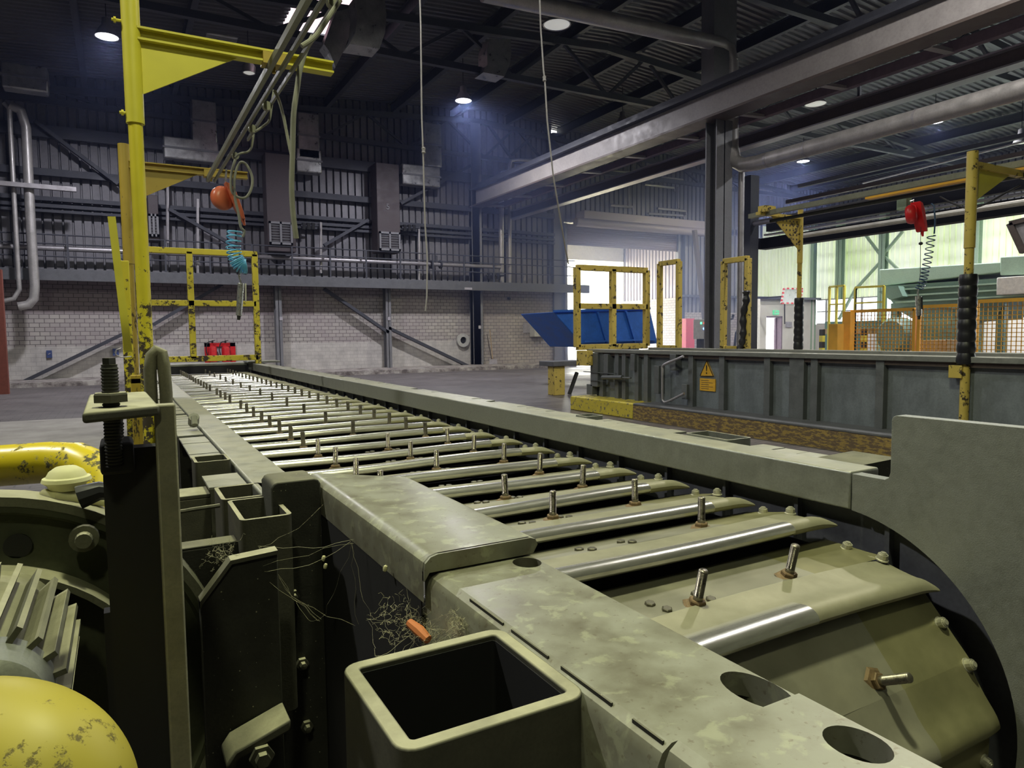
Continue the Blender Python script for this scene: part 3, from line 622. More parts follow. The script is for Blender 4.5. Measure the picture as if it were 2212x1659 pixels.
def ring(x0, x1, y0, y1, z0, z1, t, r):
    o = rr(x0, x1, y0, y1, r); i = rr(x0+t, x1-t, y0+t, y1-t, max(r-t, .004)); n = len(o); m_ = MB()
    vs = [(x, y, z1) for x, y in o]+[(x, y, z1) for x, y in i]+[(x, y, z0) for x, y in o]+[(x, y, z0) for x, y in i]; fs = []
    for k in range(n):
        j = (k+1) % n; fs += [(k, j, n+j, n+k), (k, 2*n+k, 2*n+j, j), (n+k, n+j, 3*n+j, 3*n+k), (2*n+k, 3*n+k, 3*n+j, 2*n+j)]
    return m_.add(vs, fs)
RZ = .90
F = thing('conveyor_frame', 'long grey steel conveyor trough frame with tubular openings, running to the far wall', 'conveyor frame', (.9, 5, 0))
seam = atZ(714, 822, RZ).y
for a, b in ((1.088, seam-.002), (seam+.002, 10.55)): MB().box((1.575, a, .803), (1.69, b, RZ)).build('right_rail', M['rail'], F, bevel=.006, seg=3)
for a, b in ((1.62, 6.2), (6.204, 10.55)): MB().box((.262, a, .80), (.365, b, RZ)).build('left_rail', M['rail'], F, bevel=.006, seg=3)
# side guard with the round cut-out for the sprocket
cy_, cz_, R_ = 1.12, .385, .42
arc = [(cy_-R_*math.sin(math.radians(a)), cz_+R_*math.cos(math.radians(a))) for a in range(5, 96, 3)]
poly = [(-.8, 0), (-.8, 1.052), (.975, 1.052), (.983, 1.048), (.986, 1.040), (.986, .915), (.990, .902), (1.0, .896), (1.084, .896), (1.084, .804)] + arc + [(cy_-R_, 0)]
MB().prism(poly, 'x', 1.575, 1.612).build('side_guard', M['plate'], F, bevel=.004, seg=3)
MB().box((1.62, .2, .1), (1.63, 10.5, .80)).build('side_liner', M['under'], F)
for k in range(36): MB().box((1.60, 1.0+k*.262, .45), (1.62, 1.012+k*.262, .80)).build('liner_stiffener', M['under'], F)
MB().box((.262, 1.75, .0), (.272, 10.5, .80)).build('left_skirt', M['dark'], F)
# comb plates outside both rails, slit across
def combs(x0, x1, segs, nm='comb_plate', z=.893):
    for a, b in segs:
        m_ = MB(); y = a
        while y < b-.02:
            w = min(.085, b-y); m_.box((x0, y, z-.006), (x1, y+w-.003, z+random.uniform(-.0015, .0015))); y += w
        m_.build(nm, M['rail'], F)
combs(.172, .258, [(1.80, 1.98), (2.18, 2.78), (2.82, 3.6), (3.66, 4.6), (4.66, 6.2), (6.3, 8.2), (8.3, 10.4)])
combs(1.695, 1.775, [(1.28, 1.55), (1.88, 2.35), (2.5, 3.3), (3.36, 4.4), (4.5, 6.2), (6.3, 8.2), (8.3, 10.4)])
for y0, y1, x1 in ((1.60, 1.80, 1.80), (2.38, 2.47, 1.78)): ring(1.692, x1, y0, y1, .45, .905, .008, .012).build('right_tube', M['rail'], F)
MB().prism([(1.69, .896), (1.86, .90), (1.89, .87), (1.89, .80), (1.69, .80)], 'y', 1.14, 1.28).build('outrigger', M['dark'], F)
# far end box
MB().box((.25, 10.45, .87), (1.72, 10.9, RZ)).box((.25, 10.9, .2), (1.72, 10.94, RZ)).build('end_box', M['rail'], F, bevel=.004)
MB().box((1.52, 10.1, .905), (1.95, 10.5, .93)).build('end_cover', M['rail'], F, bevel=.004)
MB().box((.27, 10.42, .55), (1.6, 10.45, .865)).build('end_hollow_shade', M['black'], F)  # black sheet standing for the shade in the hollow far end
# near covers, left of the pans
cap = MB(); top = [(.366, 1.63), (.55, 1.45), (.55, .912), (.366, .912)]
prof = [(.545, .912), (.553, .925), (.549, .934), (.54, .937), (.386, .937), (.374, .934), (.366, .926), (.364, .914), (.364, .868)]
inn = [(x+(.006 if x < .37 else (-.006 if x > .545 else 0)), z-(.006 if .37 < x < .545 or z > .92 else 0)) for x, z in prof]
def farY(x): return 1.63-(x-.366)*.98
A = [(x, .915, z) for x, z in prof]; B = [(x, farY(x), z) for x, z in prof]
n_ = len(prof); cap.add(A+B, [(i, i+1, n_+i+1, n_+i) for i in range(n_-1)])
cap.prism(prof[:-1]+[(.364, .90), (.372, .912)], 'y', .911, .919)
cap.build('near_cover', M['cap'], F)
MB().box((.368, .93, .905), (.548, 1.43, .915)).build('cover_packer', M['dark'], F)
lc = MB().prism([(.372, .60), (.372, .893), (.377, .903), (.387, .909), (.54, .909), (.547, .903), (.549, .895), (.549, .60), (.535, .60), (.535, .885), (.388, .885), (.388, .60)], 'y', .425, .93).build('lower_cover', M['cap'], F)
def cylz(x, y, rx, ry, z0=.8, z1=1.0, n=28): return MB().prism([(x+rx*math.cos(2*PI*i/n), y+ry*math.sin(2*PI*i/n)) for i in range(n)], 'z', z0, z1)
cut(lc, [cylz(.519, .886, .021, .024), cylz(.516, .450, .024, .040)])
lc2 = MB().prism([(.376, .60), (.376, .896), (.381, .906), (.391, .9125), (.54, .9125), (.549, .906), (.551, .898), (.551, .60), (.537, .60), (.537, .888), (.392, .888), (.392, .60)], 'y', -.05, .421).build('end_cover_plate', M['cap'], F)
cut(lc2, [cylz(.513, .343, .023, .028)])
wl = MB()
for a, b in ((.80, .71), (.69, .61), (.585, .5), (.47, .43)): wl.box((.3815, b, .904), (.3835, a, .9095))
wl.build('weld_gap', M['dark'], F)
MB().box((.392, .3, .4), (.53, .9, .86)).build('inner_shade_box', M['black'], F)  # black box added for the dark interior below the cover
MB().box((.3655, .93, 0), (.3675, 1.62, .866)).build('void_shade_panel', M['black'], F)  # black sheet put where the void under the cover lies in shade
MB().prism([(.262, 0), (.262, .935), (.268, .944), (.275, .947), (.352, .947), (.36, .944), (.365, .935), (.365, 0)], 'y', 1.5, 1.615).build('end_channel', M['dark'], F, bevel=.003)
for x, y in ((598, 1140), (632, 1286), (652, 1432), (662, 1567)):
    p = atY(x, y, 1.5); MB().lathe([(0, -.022), (.007, -.021), (.008, -.01), (.0135, -.01), (.0135, 0)], p, (0, 1, 0), 6).build('dusty_bolt', M['dust_edge'], F, angle=20)
ring(.187, .379, .53, .712, .30, .905, .016, .02).build('near_tube', M['dust_edge'], F, bevel=.002)
ring(.2028, .3632, .5458, .6962, .32, .899, .0015, .006).build('tube_inner_shade', M['black'], F); MB().box((.203, .546, .30), (.363, .696, .40)).build('tube_bottom', M['black'], F)  # black sleeve added to darken the tube's shaded, dark-painted inside
ring(.178, .285, 1.61, 1.76, .5, .90, .009, .014).build('open_tube', M['dust_edge'], F)
ring(.187, .285, 1.405, 1.6, .5, .90, .009, .014).build('open_tube', M['dust_edge'], F)
ring(.163, .255, 2.05, 2.16, .6, .915, .008, .01).build('open_tube', M['dust_edge'], F)
MB().prism([(.098, 0), (.098, .81), (.148, .872), (.2255, .877), (.2255, 0)], 'y', 1.25, 1.275).build('chamfered_gusset', M['dark'], F, bevel=.002)
MB().prism([(.098, .795), (.098, .812), (.148, .874), (.2255, .879), (.2255, .872), (.15, .867), (.101, .806)], 'y', 1.246, 1.276).build('gusset_edge', M['dust_edge'], F)
MB().prism([(.12, .555), (.135, .575), (.225, .605), (.225, .585), (.14, .56), (.128, .53)], 'y', 1.18, 1.25).build('lower_bracket', M['dust_edge'], F, bevel=.004)
p = atY(565, 1632, 1.18); MB().lathe([(0, -.02), (.012, -.02), (.012, -.008), (.02, -.008), (.02, 0)], p, (0, 1, 0), 6).build('bracket_bolt', M['dust_edge'], F, angle=20)
# cross members on the left
MB().box((.052, 1.83, .862), (.178, 1.93, .872)).box((.052, 1.83, .74), (.178, 1.845, .862)).build('cross_channel', M['dust_edge'], F, bevel=.002)
MB().box((.05, 1.45, .845), (.187, 1.50, .85)).box((.05, 1.45, .70), (.187, 1.46, .845)).build('cross_channel', M['dark'], F, bevel=.002)
MB().tube([atY(375, 1108, 1.42), atY(420, 1100, 1.42), atY(475, 1092, 1.42)], .004, 6).build('dust_rope', M['dust_edge'], F)
for x0, y0, x1, y1, Y in ((375, 1245, 425, 1238, 1.5), (395, 1300, 428, 1292, 1.5), (385, 1352, 430, 1338, 1.4), (398, 1500, 435, 1495, 1.4), (400, 1600, 436, 1585, 1.4)):
    MB().tube([atY(x0, y0, Y), atY(x1, y1, Y)], .006, 6).build('tie_rod', M['dust_edge'], F)
MB().box((.09, 1.9, 0), (.10, 2.3, .86)).box((.18, 2.3, 0), (.255, 10.3, .05)).build('lower_support', M['dark'], F)
for y in (2.9, 3.7, 4.7, 6.2, 8.2): MB().box((.18, y, 0), (.25, y+.05, .885)).build('support_leg', M['dark'], F)
for q in ((1.62, 3.5), (1.62, 6.5), (1.62, 9.5)): MB().box((1.64, q[1], 0), (1.76, q[1]+.1, .88)).build('support_leg', M['dark'], F)
p = atY(425, 965, 2.8); MB().tube([p, p-Vector((0, 0, .35))], .003, 6).build('drop_cable', M['hose'], F)
p = atY(418, 915, 3.0); MB().cyl(p, p+Vector((.0, -.03, .03)), .02, n=8).cyl(p+Vector((.0, -.03, .03)), p+Vector((0, -.05, 0)), .012, n=8).build('small_coupling', M['hose'], F)
p = atY(378, 1003, 2.2)

# ---------------------------------------------------------------- apron belt
BELT = thing('apron_belt', 'apron of overlapping steel pans with upright studs filling the conveyor trough', 'conveyor belt', (.37, 1.12, .385))
LIPW = 1.1875
def lip_prof(k): return [(-.008, .017), (-.015, .023), (-.0165, .031), (-.012, .0385), (-.003, .0435), (.008, .0455), (.020, .0435), (.034, .038), (.050, .0325), (.07, .029), (.095, .0275), (.12, .0265)]
def make_pan(i):
    rnd = random.Random(i*13+5); m_ = MB(); prof = [(.12, .0265), (.14, .0225), (.17, .0155), (.225, .004), (.28, -.008)]
    xs = [0, .3, .6, .9, 1.19]; n = len(prof); vs = []
    for x in xs:
        for y, z in prof: vs.append((x, y, z))
    m_.add(vs, [(a*n+b, a*n+b+1, (a+1)*n+b+1, (a+1)*n+b) for a in range(len(xs)-1) for b in range(n-1)])
    lp = MB(); pr = lip_prof(i); n = len(pr); ph = rnd.uniform(0, 6); am = rnd.uniform(.001, .0045); xs = [LIPW*.94*k/14 for k in range(15)]+[LIPW*.955, LIPW*.97, LIPW*.985, LIPW]
    vs = []
    for x in xs:
        e = max(0, (x-LIPW*.94)/(LIPW*.06)); s_ = 1-.62*e*e; w = am*math.sin(x*5.2+ph)+.003*math.sin(PI*x/LIPW)
        for y, z in pr: vs.append((x, y+.4*w, (z-.017)*s_+.017+(w if z > .02 else w*.8)-.003*e))
    n_i = [(y+.004, z-.004) for y, z in pr]
    lp.add(vs, [(a*n+b, a*n+b+1, (a+1)*n+b+1, (a+1)*n+b) for a in range(len(xs)-1) for b in range(n-1)])
    return m_, lp
def local_mesh(mb, name, m, parent, angle=35):
    me = bpy.data.meshes.new(name); me.from_pydata([tuple(v) for v in mb.v], [], mb.f)
    import bmesh as _b
    b = _b.new(); b.from_mesh(me); _b.ops.recalc_face_normals(b, faces=b.faces); b.to_mesh(me); b.free()
    me.polygons.foreach_set('use_smooth', [True]*len(me.polygons)); me.set_sharp_from_angle(angle=math.radians(angle)); me.materials.append(m)
    o = bpy.data.objects.new(name, me); C.objects.link(o); o.parent = parent; return o
def inst(me, name, parent, loc, rz=0, rx=0, ry=0):
    o = bpy.data.objects.new(name, me); C.objects.link(o); o.parent = parent; o.location = loc; o.rotation_euler = (rx, ry, rz); return o
def data(mb, name, m, angle=30):
    o = local_mesh(mb, name, m, None, angle); me = o.data; bpy.data.objects.remove(o); return me
pr = [(0, .078)]; zz = .076; r0 = .0096
pr += [(.0070, .078), (.0088, .0765)]; k = 0
z = .0755
while z > .022: pr += [(r0, z-.0006), (r0-.0011, z-.0018)]; z -= .0024
pr += [(.0098, .020), (.0098, 0)]
STUD = data(MB().lathe(pr, (0, 0, 0), n=18), 'stud', M['bolt'], 50)
STUDP = data(MB().lathe([(0, .078), (.009, .077), (.0098, .075), (.0098, 0)], (0, 0, 0), n=12), 'plain_stud', M['bolt'])
SNUT = data(MB().lathe([(.009, .0125), (.0155, .0125), (.0172, .010), (.0172, .003), (.024, .002), (.030, -.002)], (0, 0, 0), n=6), 'stud_nut', M['rustnut'], 20)
HEX = data(MB().lathe([(0, .0065), (.0085, .0065), (.0105, .005), (.0108, -.002)], (0, 0, 0), n=6), 'hex_head', M['hex'], 20)
ZNUT = data(MB().lathe([(0, .017), (.006, .017), (.0065, .0145), (.0085, .0145), (.0088, .012), (.0115, .012), (.012, .009), (.012, .001), (.015, 0), (.015, -.003)], (0, 0, 0), n=12), 'edge_nut', M['nut'], 25)
PITCH_ = .2622; NP = 36
for i in range(-2, NP):
    if i >= 1: loc = Vector((0, 1.112+.012+(i-1)*PITCH_-1.12, .74-.385)); rx = 0
    else:
        loc, rx = {0: (Vector((0, .874-1.12, .662-.385)), math.radians(13)), -1: (Vector((0, .752-1.12, .425-.385)), math.radians(61)), -2: (Vector((0, .80-1.12, .15-.385)), math.radians(103))}[i]
    a, b = make_pan(i); pan = local_mesh(a, 'pan', M['pan'], BELT); pan.location = loc; pan.rotation_euler = (rx, 0, 0)
    local_mesh(b, 'lip', M['lip'] if i > 0 else (M['lip_short'] if i == 0 else M['pan']), pan)
    rnd = random.Random(i+100)
    near = i < 14
    cols = []
    if i == -1: cols = [(.89, .15)]
    elif i == 0: cols = [(.60, .13), (.885, .145)]
    elif i >= 1:
        cols = [(.90, .165)]
        if i in (2, 3, 5, 6, 7) or (i > 7 and i % 2 == 1): cols.append((.62, .165))
        if i >= 4 and i not in (16, 21): cols.append((.32, .165))
    for x, y in cols:
        zs = .0265-(y-.12)*.215; tl = (rnd.uniform(-.05, .05), rnd.uniform(-.05, .05)) if i > 1 else (0, 0)
        inst(STUD if i < 8 else STUDP, 'stud', pan, (x, y, zs), rnd.uniform(0, 1), *tl)
        if i < 16: inst(SNUT, 'stud_nut', pan, (x, y, zs), rnd.uniform(0, 1))
    if i in (0, 1, 2, 3, 4, 5, 6, 7):
        for x, y in ((.53, .175), (.54, .138), (.645, .168), (.65, .132)):
            inst(HEX, 'hex_head', pan, (x-(.0 if i else .01), y, .0265-(y-.12)*.215), rnd.uniform(0, 1))
    if i < 20:
        for y in (.115, .205): inst(ZNUT, 'edge_nut', pan, (1.172, y, .0265-(y-.12)*.215), rnd.uniform(0, 1))
    if i == -1: pass
MB().cyl((.39, 1.12, .385), (1.55, 1.12, .385), .31, n=40).build('sprocket_drum', M['dark'], BELT)
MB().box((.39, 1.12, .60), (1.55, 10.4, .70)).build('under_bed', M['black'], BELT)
# ---------------------------------------------------------------- machinery left of the near end
def tagb(mb, name, m, label, cat, bevel=0, group=None, **k): return tag(mb.build(name, m, bevel=bevel, **k), label, cat, group)
T = thing('tension_bracket', 'dusty belt tension bracket with upright threaded bolt, nearest on the left', 'bracket', (.03, .9, 0))
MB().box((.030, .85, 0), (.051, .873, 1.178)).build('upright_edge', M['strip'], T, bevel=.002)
MB().box((-.022, .873, 0), (.045, .90, 1.13)).build('upright_web', M['black'], T)
zt = 1.178
P4 = [atZ(177, 892, zt), atZ(345, 876, zt), atZ(316, 845, zt), atZ(192, 852, zt)]
MB().loft([p-Vector((0, 0, .011)) for p in P4], P4).build('top_plate', M['dust_edge'], T, bevel=.003)
bt = atY(240, 868, .86); top_ = atY(237, 781, .86)
def thread(p, q, r, pitch=.0035):
    L = (q-p).length; pr = [(0, 0)]; z = 0
    while z < L-pitch: pr += [(r, z+pitch*.2), (r*.86, z+pitch*.7)]; z += pitch
    return MB().lathe(pr+[(r*.9, L), (0, L)], p, q-p, 18)
thread(bt-Vector((0, 0, .07)), bt+Vector((0, 0, .040)), .0088).build('threaded_rod', M['dark'], T, angle=50)
MB().cyl(bt+Vector((0, 0, .040)), bt+Vector((0, 0, .047)), .0062, n=4).build('rod_tip', M['dark'], T)
MB().lathe([(.006, .010), (.0165, .010), (.018, .008), (.018, 0)], bt, n=6).build('nut', M['dust_edge'], T, angle=20)
thread(atY(248, 990, .9), atY(248, 905, .9), .0095).build('lower_rod', M['dark'], T, angle=50)
a, b = atY(214, 960, .86), atY(292, 1022, .86); MB().box((a.x, .86, b.z), (b.x, .92, a.z)).build('lower_block', M['black'], T, bevel=.004)
MB().box((-.03, .93, -.0), (.03, .95, .93)).build('back_plate', M['black'], T)
p = atY(381, 1108, .9)
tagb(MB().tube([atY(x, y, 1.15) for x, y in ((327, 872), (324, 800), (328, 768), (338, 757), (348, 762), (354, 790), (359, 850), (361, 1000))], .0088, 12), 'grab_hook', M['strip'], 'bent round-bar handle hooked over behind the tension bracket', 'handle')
cM = atY(-40, 1555, 1.4)
G = thing('drive_motor', 'dusty finned electric motor with dark round flange at the lower left', 'motor', (cM.x, 1.2, 0))
ax = (0, -1, 0)
MB().lathe([(.02, 0), (.02, .03), (.28, .03), (.30, .02), (.345, .02), (.352, .035), (.372, .035), (.372, -.02), (.02, -.02)], cM, ax, 64).build('gear_flange', M['motor_dark'], G)
MB().lathe([(.362, .036), (.377, .036), (.377, -.03), (.362, -.03)], cM, ax, 64, closed=True).build('flange_rim', M['motor'], G)
MB().lathe([(.256, .02), (.256, .085), (.266, .085), (.266, .02)], cM, ax, 64).build('inner_ring', M['motor'], G)
MB().bar(cM+Vector((.11, -.07, .235)), cM+Vector((.07, -.07, .15)), .008, .03).build('spoke', M['motor'], G)
for x, y, s_ in ((182, 1160, .022), (90, 1262, .018)):
    p = atY(x, y, 1.35); MB().lathe([(0, .03), (s_*.55, .03), (s_*.6, .015), (s_, .014), (s_, 0)], p, ax, 6 if x < 100 else 16).build('flange_bolt', M['motor'], G, angle=20)
p = atY(38, 1180, 1.37); MB().cyl(p, p+Vector((0, .004, 0)), .02, n=20).build('flange_hole', M['black'], G)
cB = atY(-62, 1482, 1.1)
MB().cyl((cB.x, 1.0, cB.z), (cB.x, 1.32, cB.z), .085, n=40).build('motor_body', M['motor'], G)
fn = MB()
for k in range(26):
    a = 2*PI*k/26; d_ = Vector((math.cos(a), 0, math.sin(a))); fn.bar(Vector((cB.x, 1.02, cB.z))+d_*.098, Vector((cB.x, 1.27, cB.z))+d_*.098, .007, .030, up=d_)
fn.build('cooling_fins', M['motor'], G)
cF = atY(-48, 1565, .96)
MB().lathe([(0, .0), (.045, .0), (.058, -.004), (.068, -.014), (.07, -.03), (.07, -.08)], cF, ax, 40).build('fan_cowl', M['fan'], G)
tagb(MB().tube([atY(-80, 1012, 1.75), atY(0, 1006, 1.7), atY(110, 998, 1.66), atY(165, 1000, 1.62), atY(200, 1016, 1.58), atY(219, 1045, 1.55), atY(226, 1085, 1.53), atY(228, 1150, 1.52)], .041, 24), 'yellow_guard_pipe', M['yellowpipe'], 'bright chipped yellow guard pipe bending down beside the tension bracket', 'guard pipe')
tagb(MB().tube(smooth([atY(-160, 1640, .80), atY(-60, 1628, .78), atY(20, 1636, .76), atY(80, 1668, .74), atY(118, 1720, .73), atY(135, 1800, .73)], 8), .066, 48), 'dusty_guard_pipe', M['yellowdust'], 'fat dusty yellow guard pipe bend in the bottom left corner', 'guard pipe')
c = atY(145, 1050, 1.42)
V = thing('filler_cap', 'cream dusty round filler cap on the gearbox below the yellow pipe', 'cap', c)
MB().lathe([(0, .026), (.016, .024), (.026, .017), (.031, .008), (.036, .006), (.038, 0), (.03, -.006), (.026, -.015)], c+Vector((0, 0, .01)), n=32).build('lid', M['cream'], V)
MB().tube([c+Vector((-.035, 0, -.012)), c+Vector((-.015, -.015, -.018)), c+Vector((.03, -.01, -.022)), c+Vector((.055, 0, -.035))], [.012, .016, .012, .008], 12).build('breather_neck', M['cream'], V)
tagb(MB().tube([atY(x, y, 1.35) for x, y in ((170, 1075), (215, 1060), (250, 1062), (290, 1050), (310, 1070))], [.02, .016, .014, .016, .02], 10), 'black_boot', M['rubber'], 'black rubber sleeve crumpled behind the tension bracket', 'sleeve')
# cobwebs and debris under the near cover
wb = MB(); rnd = random.Random(3)
def strand(a, b, sag, r=.0012):
    n = 7; wb.tube([a.lerp(b, i/n)+Vector((rnd.uniform(-.004, .004), rnd.uniform(-.004, .004), -sag*math.sin(PI*i/n)+rnd.uniform(-.003, .003))) for i in range(n+1)], r, 4)
anch = [atY(x, y, Y) for x, y, Y in ((700, 1090, 1.45), (760, 1170, 1.2), (690, 1340, 1.3), (770, 1350, 1.2), (800, 1340, 1.15), (830, 1310, 1.1), (870, 1320, 1.0), (900, 1370, .95), (930, 1300, .95), (960, 1360, .85), (1000, 1330, .8), (985, 1360, .8), (640, 1300, 1.45), (860, 1420, .9), (815, 1420, .95), (560, 1180, 1.3), (540, 1230, 1.26), (440, 1195, 1.3), (720, 1400, 1.2))]
for k in range(70):
    a, b = rnd.sample(anch, 2)
    if (a-b).length < .22: strand(a, b, rnd.uniform(0, .02), rnd.uniform(.00015, .0003))
for cx_, cy2, Y_, sp_, n_ in ((905, 1345, .92, .028, 70), (930, 1375, .88, .022, 50), (985, 1345, .80, .018, 40), (855, 1330, 1.0, .03, 40), (480, 1195, 1.3, .022, 40), (940, 1300, .95, .02, 30)):
    c_ = atY(cx_, cy2, Y_)
    for k in range(n_):
        a = c_+Vector([rnd.gauss(0, sp_*.5) for _ in range(3)]); strand(a, a+Vector([rnd.gauss(0, sp_*.45) for _ in range(3)]), .003, rnd.uniform(.00012, .0003))
tag(wb.build('cobweb', M['web']), 'dusty cobwebs strung under the near cover', 'cobweb', kind='stuff')
tagb(MB().tube([atY(884, 1345, .9), atY(905, 1362, .88), atY(925, 1382, .86)], [.006, .008, .006], 8), 'rusty_clip', M['rust_orange'], 'small orange rusty clip caught behind the open square tube', 'clip')
for i, (x, y, Y, lb) in enumerate(((699, 1206, 1.3, 'upper white cocoon speck on the dark web'), (703, 1223, 1.3, 'lower cream cocoon speck on the dark web'), (832, 1228, 1.05, 'white cocoon speck hanging by the cover skirt'))):
    p = atY(x, y, Y); tagb(MB().lathe([(0, .006), (.003, .004), (.0038, 0), (.003, -.004), (0, -.006)], p, (.2, 0, 1), 12), 'cocoon', M['cream'], lb, 'cocoon')
#@@REST
# ================================================================== POLES, FRAME AND HANGING TOOLS OF THE NEAR CONVEYOR
P1 = thing('jib_post', 'tall bright yellow post with gusseted arm, nearest of the left posts', 'post', (.14, 4.6, 0))
a = atY(291, 268, 4.6); b = atY(312, 640, 4.6); x1 = (a.x+b.x)/2
MB().cyl((x1, 4.6, 0), (x1, 4.6, 2.5), .038, n=24).build('lower_tube', M['pole'], P1)
MB().cyl((x1, 4.6, 2.475), (x1, 4.6, 4.6), .048, n=24).build('sleeve', M['arm'], P1)
MB().box((x1+.03, 4.56, 3.0), (1.275, 4.64, 3.012)).box((x1+.03, 4.596, 2.948), (1.275, 4.604, 3.0)).box((x1+.03, 4.56, 2.938), (1.275, 4.64, 2.95)).build('arm', M['arm'], P1)
MB().prism([(x1+.03, 2.94), (.70, 2.94), (x1+.035, 2.64)], 'y', 4.594, 4.606).build('gusset', M['arm'], P1)
for x, y in ((245, 42), (262, 243)): p = atY(x, y, 4.6); MB().cyl(p+Vector((-.01, 0, 0)), p+Vector((.05, 0, 0)), .009, n=8).cyl(p, p+Vector((.012, 0, 0)), .017, n=6).build('set_bolt', M['arm'], P1)
MB().box((x1-.06, 4.54, 2.9), (x1+.06, 4.66, 2.9)).v
P2 = thing('jib_post', 'older dull yellow post with dark gusset, behind the tall bright one', 'post', (.12, 8, 0))
MB().cyl((.12, 8, 0), (.12, 8, 2.6), .043, n=20).build('lower_tube', M['pole_old'], P2); MB().cyl((.12, 8, 2.0), (.12, 8, 3.17), .052, n=20).build('sleeve', M['pole_old'], P2)
MB().box((.16, 7.96, 3.0), (1.27, 8.04, 3.012)).box((.16, 7.996, 2.95), (1.27, 8.004, 3.0)).box((.16, 7.96, 2.94), (1.27, 8.04, 2.952)).build('arm', M['pole_old'], P2)
MB().prism([(.16, 2.94), (.78, 2.94), (.18, 2.62)], 'y', 7.995, 8.005).build('gusset', M['pole_old'], P2)
tagb(MB().bar(atY(241, 468, 6.3), atY(277, 760, 6.3), .055, .02, up=(0, 1, 0)), 'leaning_bar', M['arm'], 'flat yellow bar leaning left of the yellow posts', 'bar')
p = atY(271, 640, 7.2); q = atY(272, 890, 7.2)
tagb(MB().box((p.x-.04, 7.16, .25), (p.x+.04, 7.24, 1.95)), 'frame_stanchion', M['pole'], 'square yellow stanchion at the foot of the left posts', 'post', bevel=.006)
p = atY(296, 870, 5.6)
tagb(MB().box((p.x-.035, 5.5, .2), (p.x+.055, 5.56, .98)).box((p.x-.035, 5.5, .94), (p.x+.06, 5.58, 1.0)), 'clamp_plate', M['pole_old'], 'stained yellow clamp plate below the tall bright post', 'plate', bevel=.004)
tagb(MB().tube([atY(262, 752, 6.9), atY(251, 756, 6.9), atY(250, 766, 6.9), atY(262, 772, 6.9), atY(284, 770, 6.9)], .006, 6), 'bent_wire', M['galv'], 'bent wire hook sticking out left of the yellow posts', 'wire')
def tframe(name, pts, bars, w, m, label, cat, extra=None):
    t_ = thing(name, label, cat, pts)
    for nm, a, b in bars: MB().bar(a, b, w, w, up=(0, 1, 0)).build(nm, M[m], t_, bevel=.006)
    return t_
xl, xm, xr = .30, atY(413, 655, 10).x, 1.64; zb, zm, zt_ = .985, atY(413, 655, 10).z, 2.375
tframe('guard_frame', (xm, 10, .9), [('top_bar', (xl-.04, 10, zt_), (xr+.035, 10, zt_)), ('middle_bar', (xl, 10, zm), (xr, 10, zm)), ('bottom_bar', (xl, 10, zb), (xr, 10, zb)),
       ('upright', (xl, 10, .9), (xl, 10, zt_)), ('upright', (xm, 10, zb), (xm, 10, zt_)), ('upright', (xr, 10, .9), (xr, 10, zt_))], .075, 'frame', 'worn yellow four-pane guard frame at the far end of the near conveyor', 'frame')
# sliding tool track
TR = thing('tool_track', 'slanting double tool track hung under the two left yellow arms', 'track', (.9, 5.5, 2.8))
zt_ = 2.905
MB().box((.865, 2.2, zt_-.02), (.895, 8.05, zt_+.03)).build('c_rail', M['track'], TR, bevel=.004); MB().box((.93, 2.2, zt_-.03), (.95, 8.0, zt_)).build('c_rail', M['track'], TR, bevel=.003)
MB().box((.975, 2.2, zt_-.06), (.99, 6.1, zt_-.035)).build('cable_rail', M['track'], TR)
for y in (4.6, 8.0): MB().box((.84, y-.05, zt_+.02), (.98, y+.05, zt_+.09)).cyl((.91, y, zt_-.02), (.91, y, zt_+.12), .012, n=8).build('rail_clamp', M['pole_old'], TR)
for y in (3.4, 5.1, 5.7, 6.6): MB().cyl((.955, y-.02, zt_-.07), (.955, y+.02, zt_-.07), .03, n=12).build('trolley', M['track'], TR)
hs = [('long thick grey hose dangling from the tool track', 'hanging_hose', .016, 4.3, [(676, 78), (660, 110), (648, 150), (642, 190), (634, 250), (632, 330), (630, 400), (633, 460), (640, 515)]),
      ('thinner hose joining the long one from the track trolley', 'hanging_hose', .010, 4.8, [(593, 195), (602, 215), (612, 250), (620, 290), (627, 325), (632, 345)]),
      ('upper sagging cable loop below the tool track', 'cable_loop', .009, 5.2, [(592, 195), (587, 225), (582, 258), (572, 270), (552, 284)]),
      ('lower sagging cable loop below the tool track', 'cable_loop', .009, 6.0, [(548, 290), (543, 318), (535, 328), (518, 332), (508, 340)]),
      ('curled hose ring beside the orange balancer', 'hose_ring', .011, 6.3, [(508, 345), (500, 375), (500, 410), (512, 425), (530, 427), (542, 410), (545, 385), (535, 360), (522, 350), (512, 362), (506, 390), (508, 430), (515, 460), (520, 490), (528, 500), (524, 512)]),
      ('cable running up along the track to the top edge', 'track_cable', .012, 3.3, [(735, 0), (705, 45), (680, 80), (652, 100)])]
for lb, nm, r, Y, pp in hs: tagb(MB().tube(smooth([atY(x, y, Y) for x, y in pp]), r, 10), nm, M['hose'], lb, 'hose')
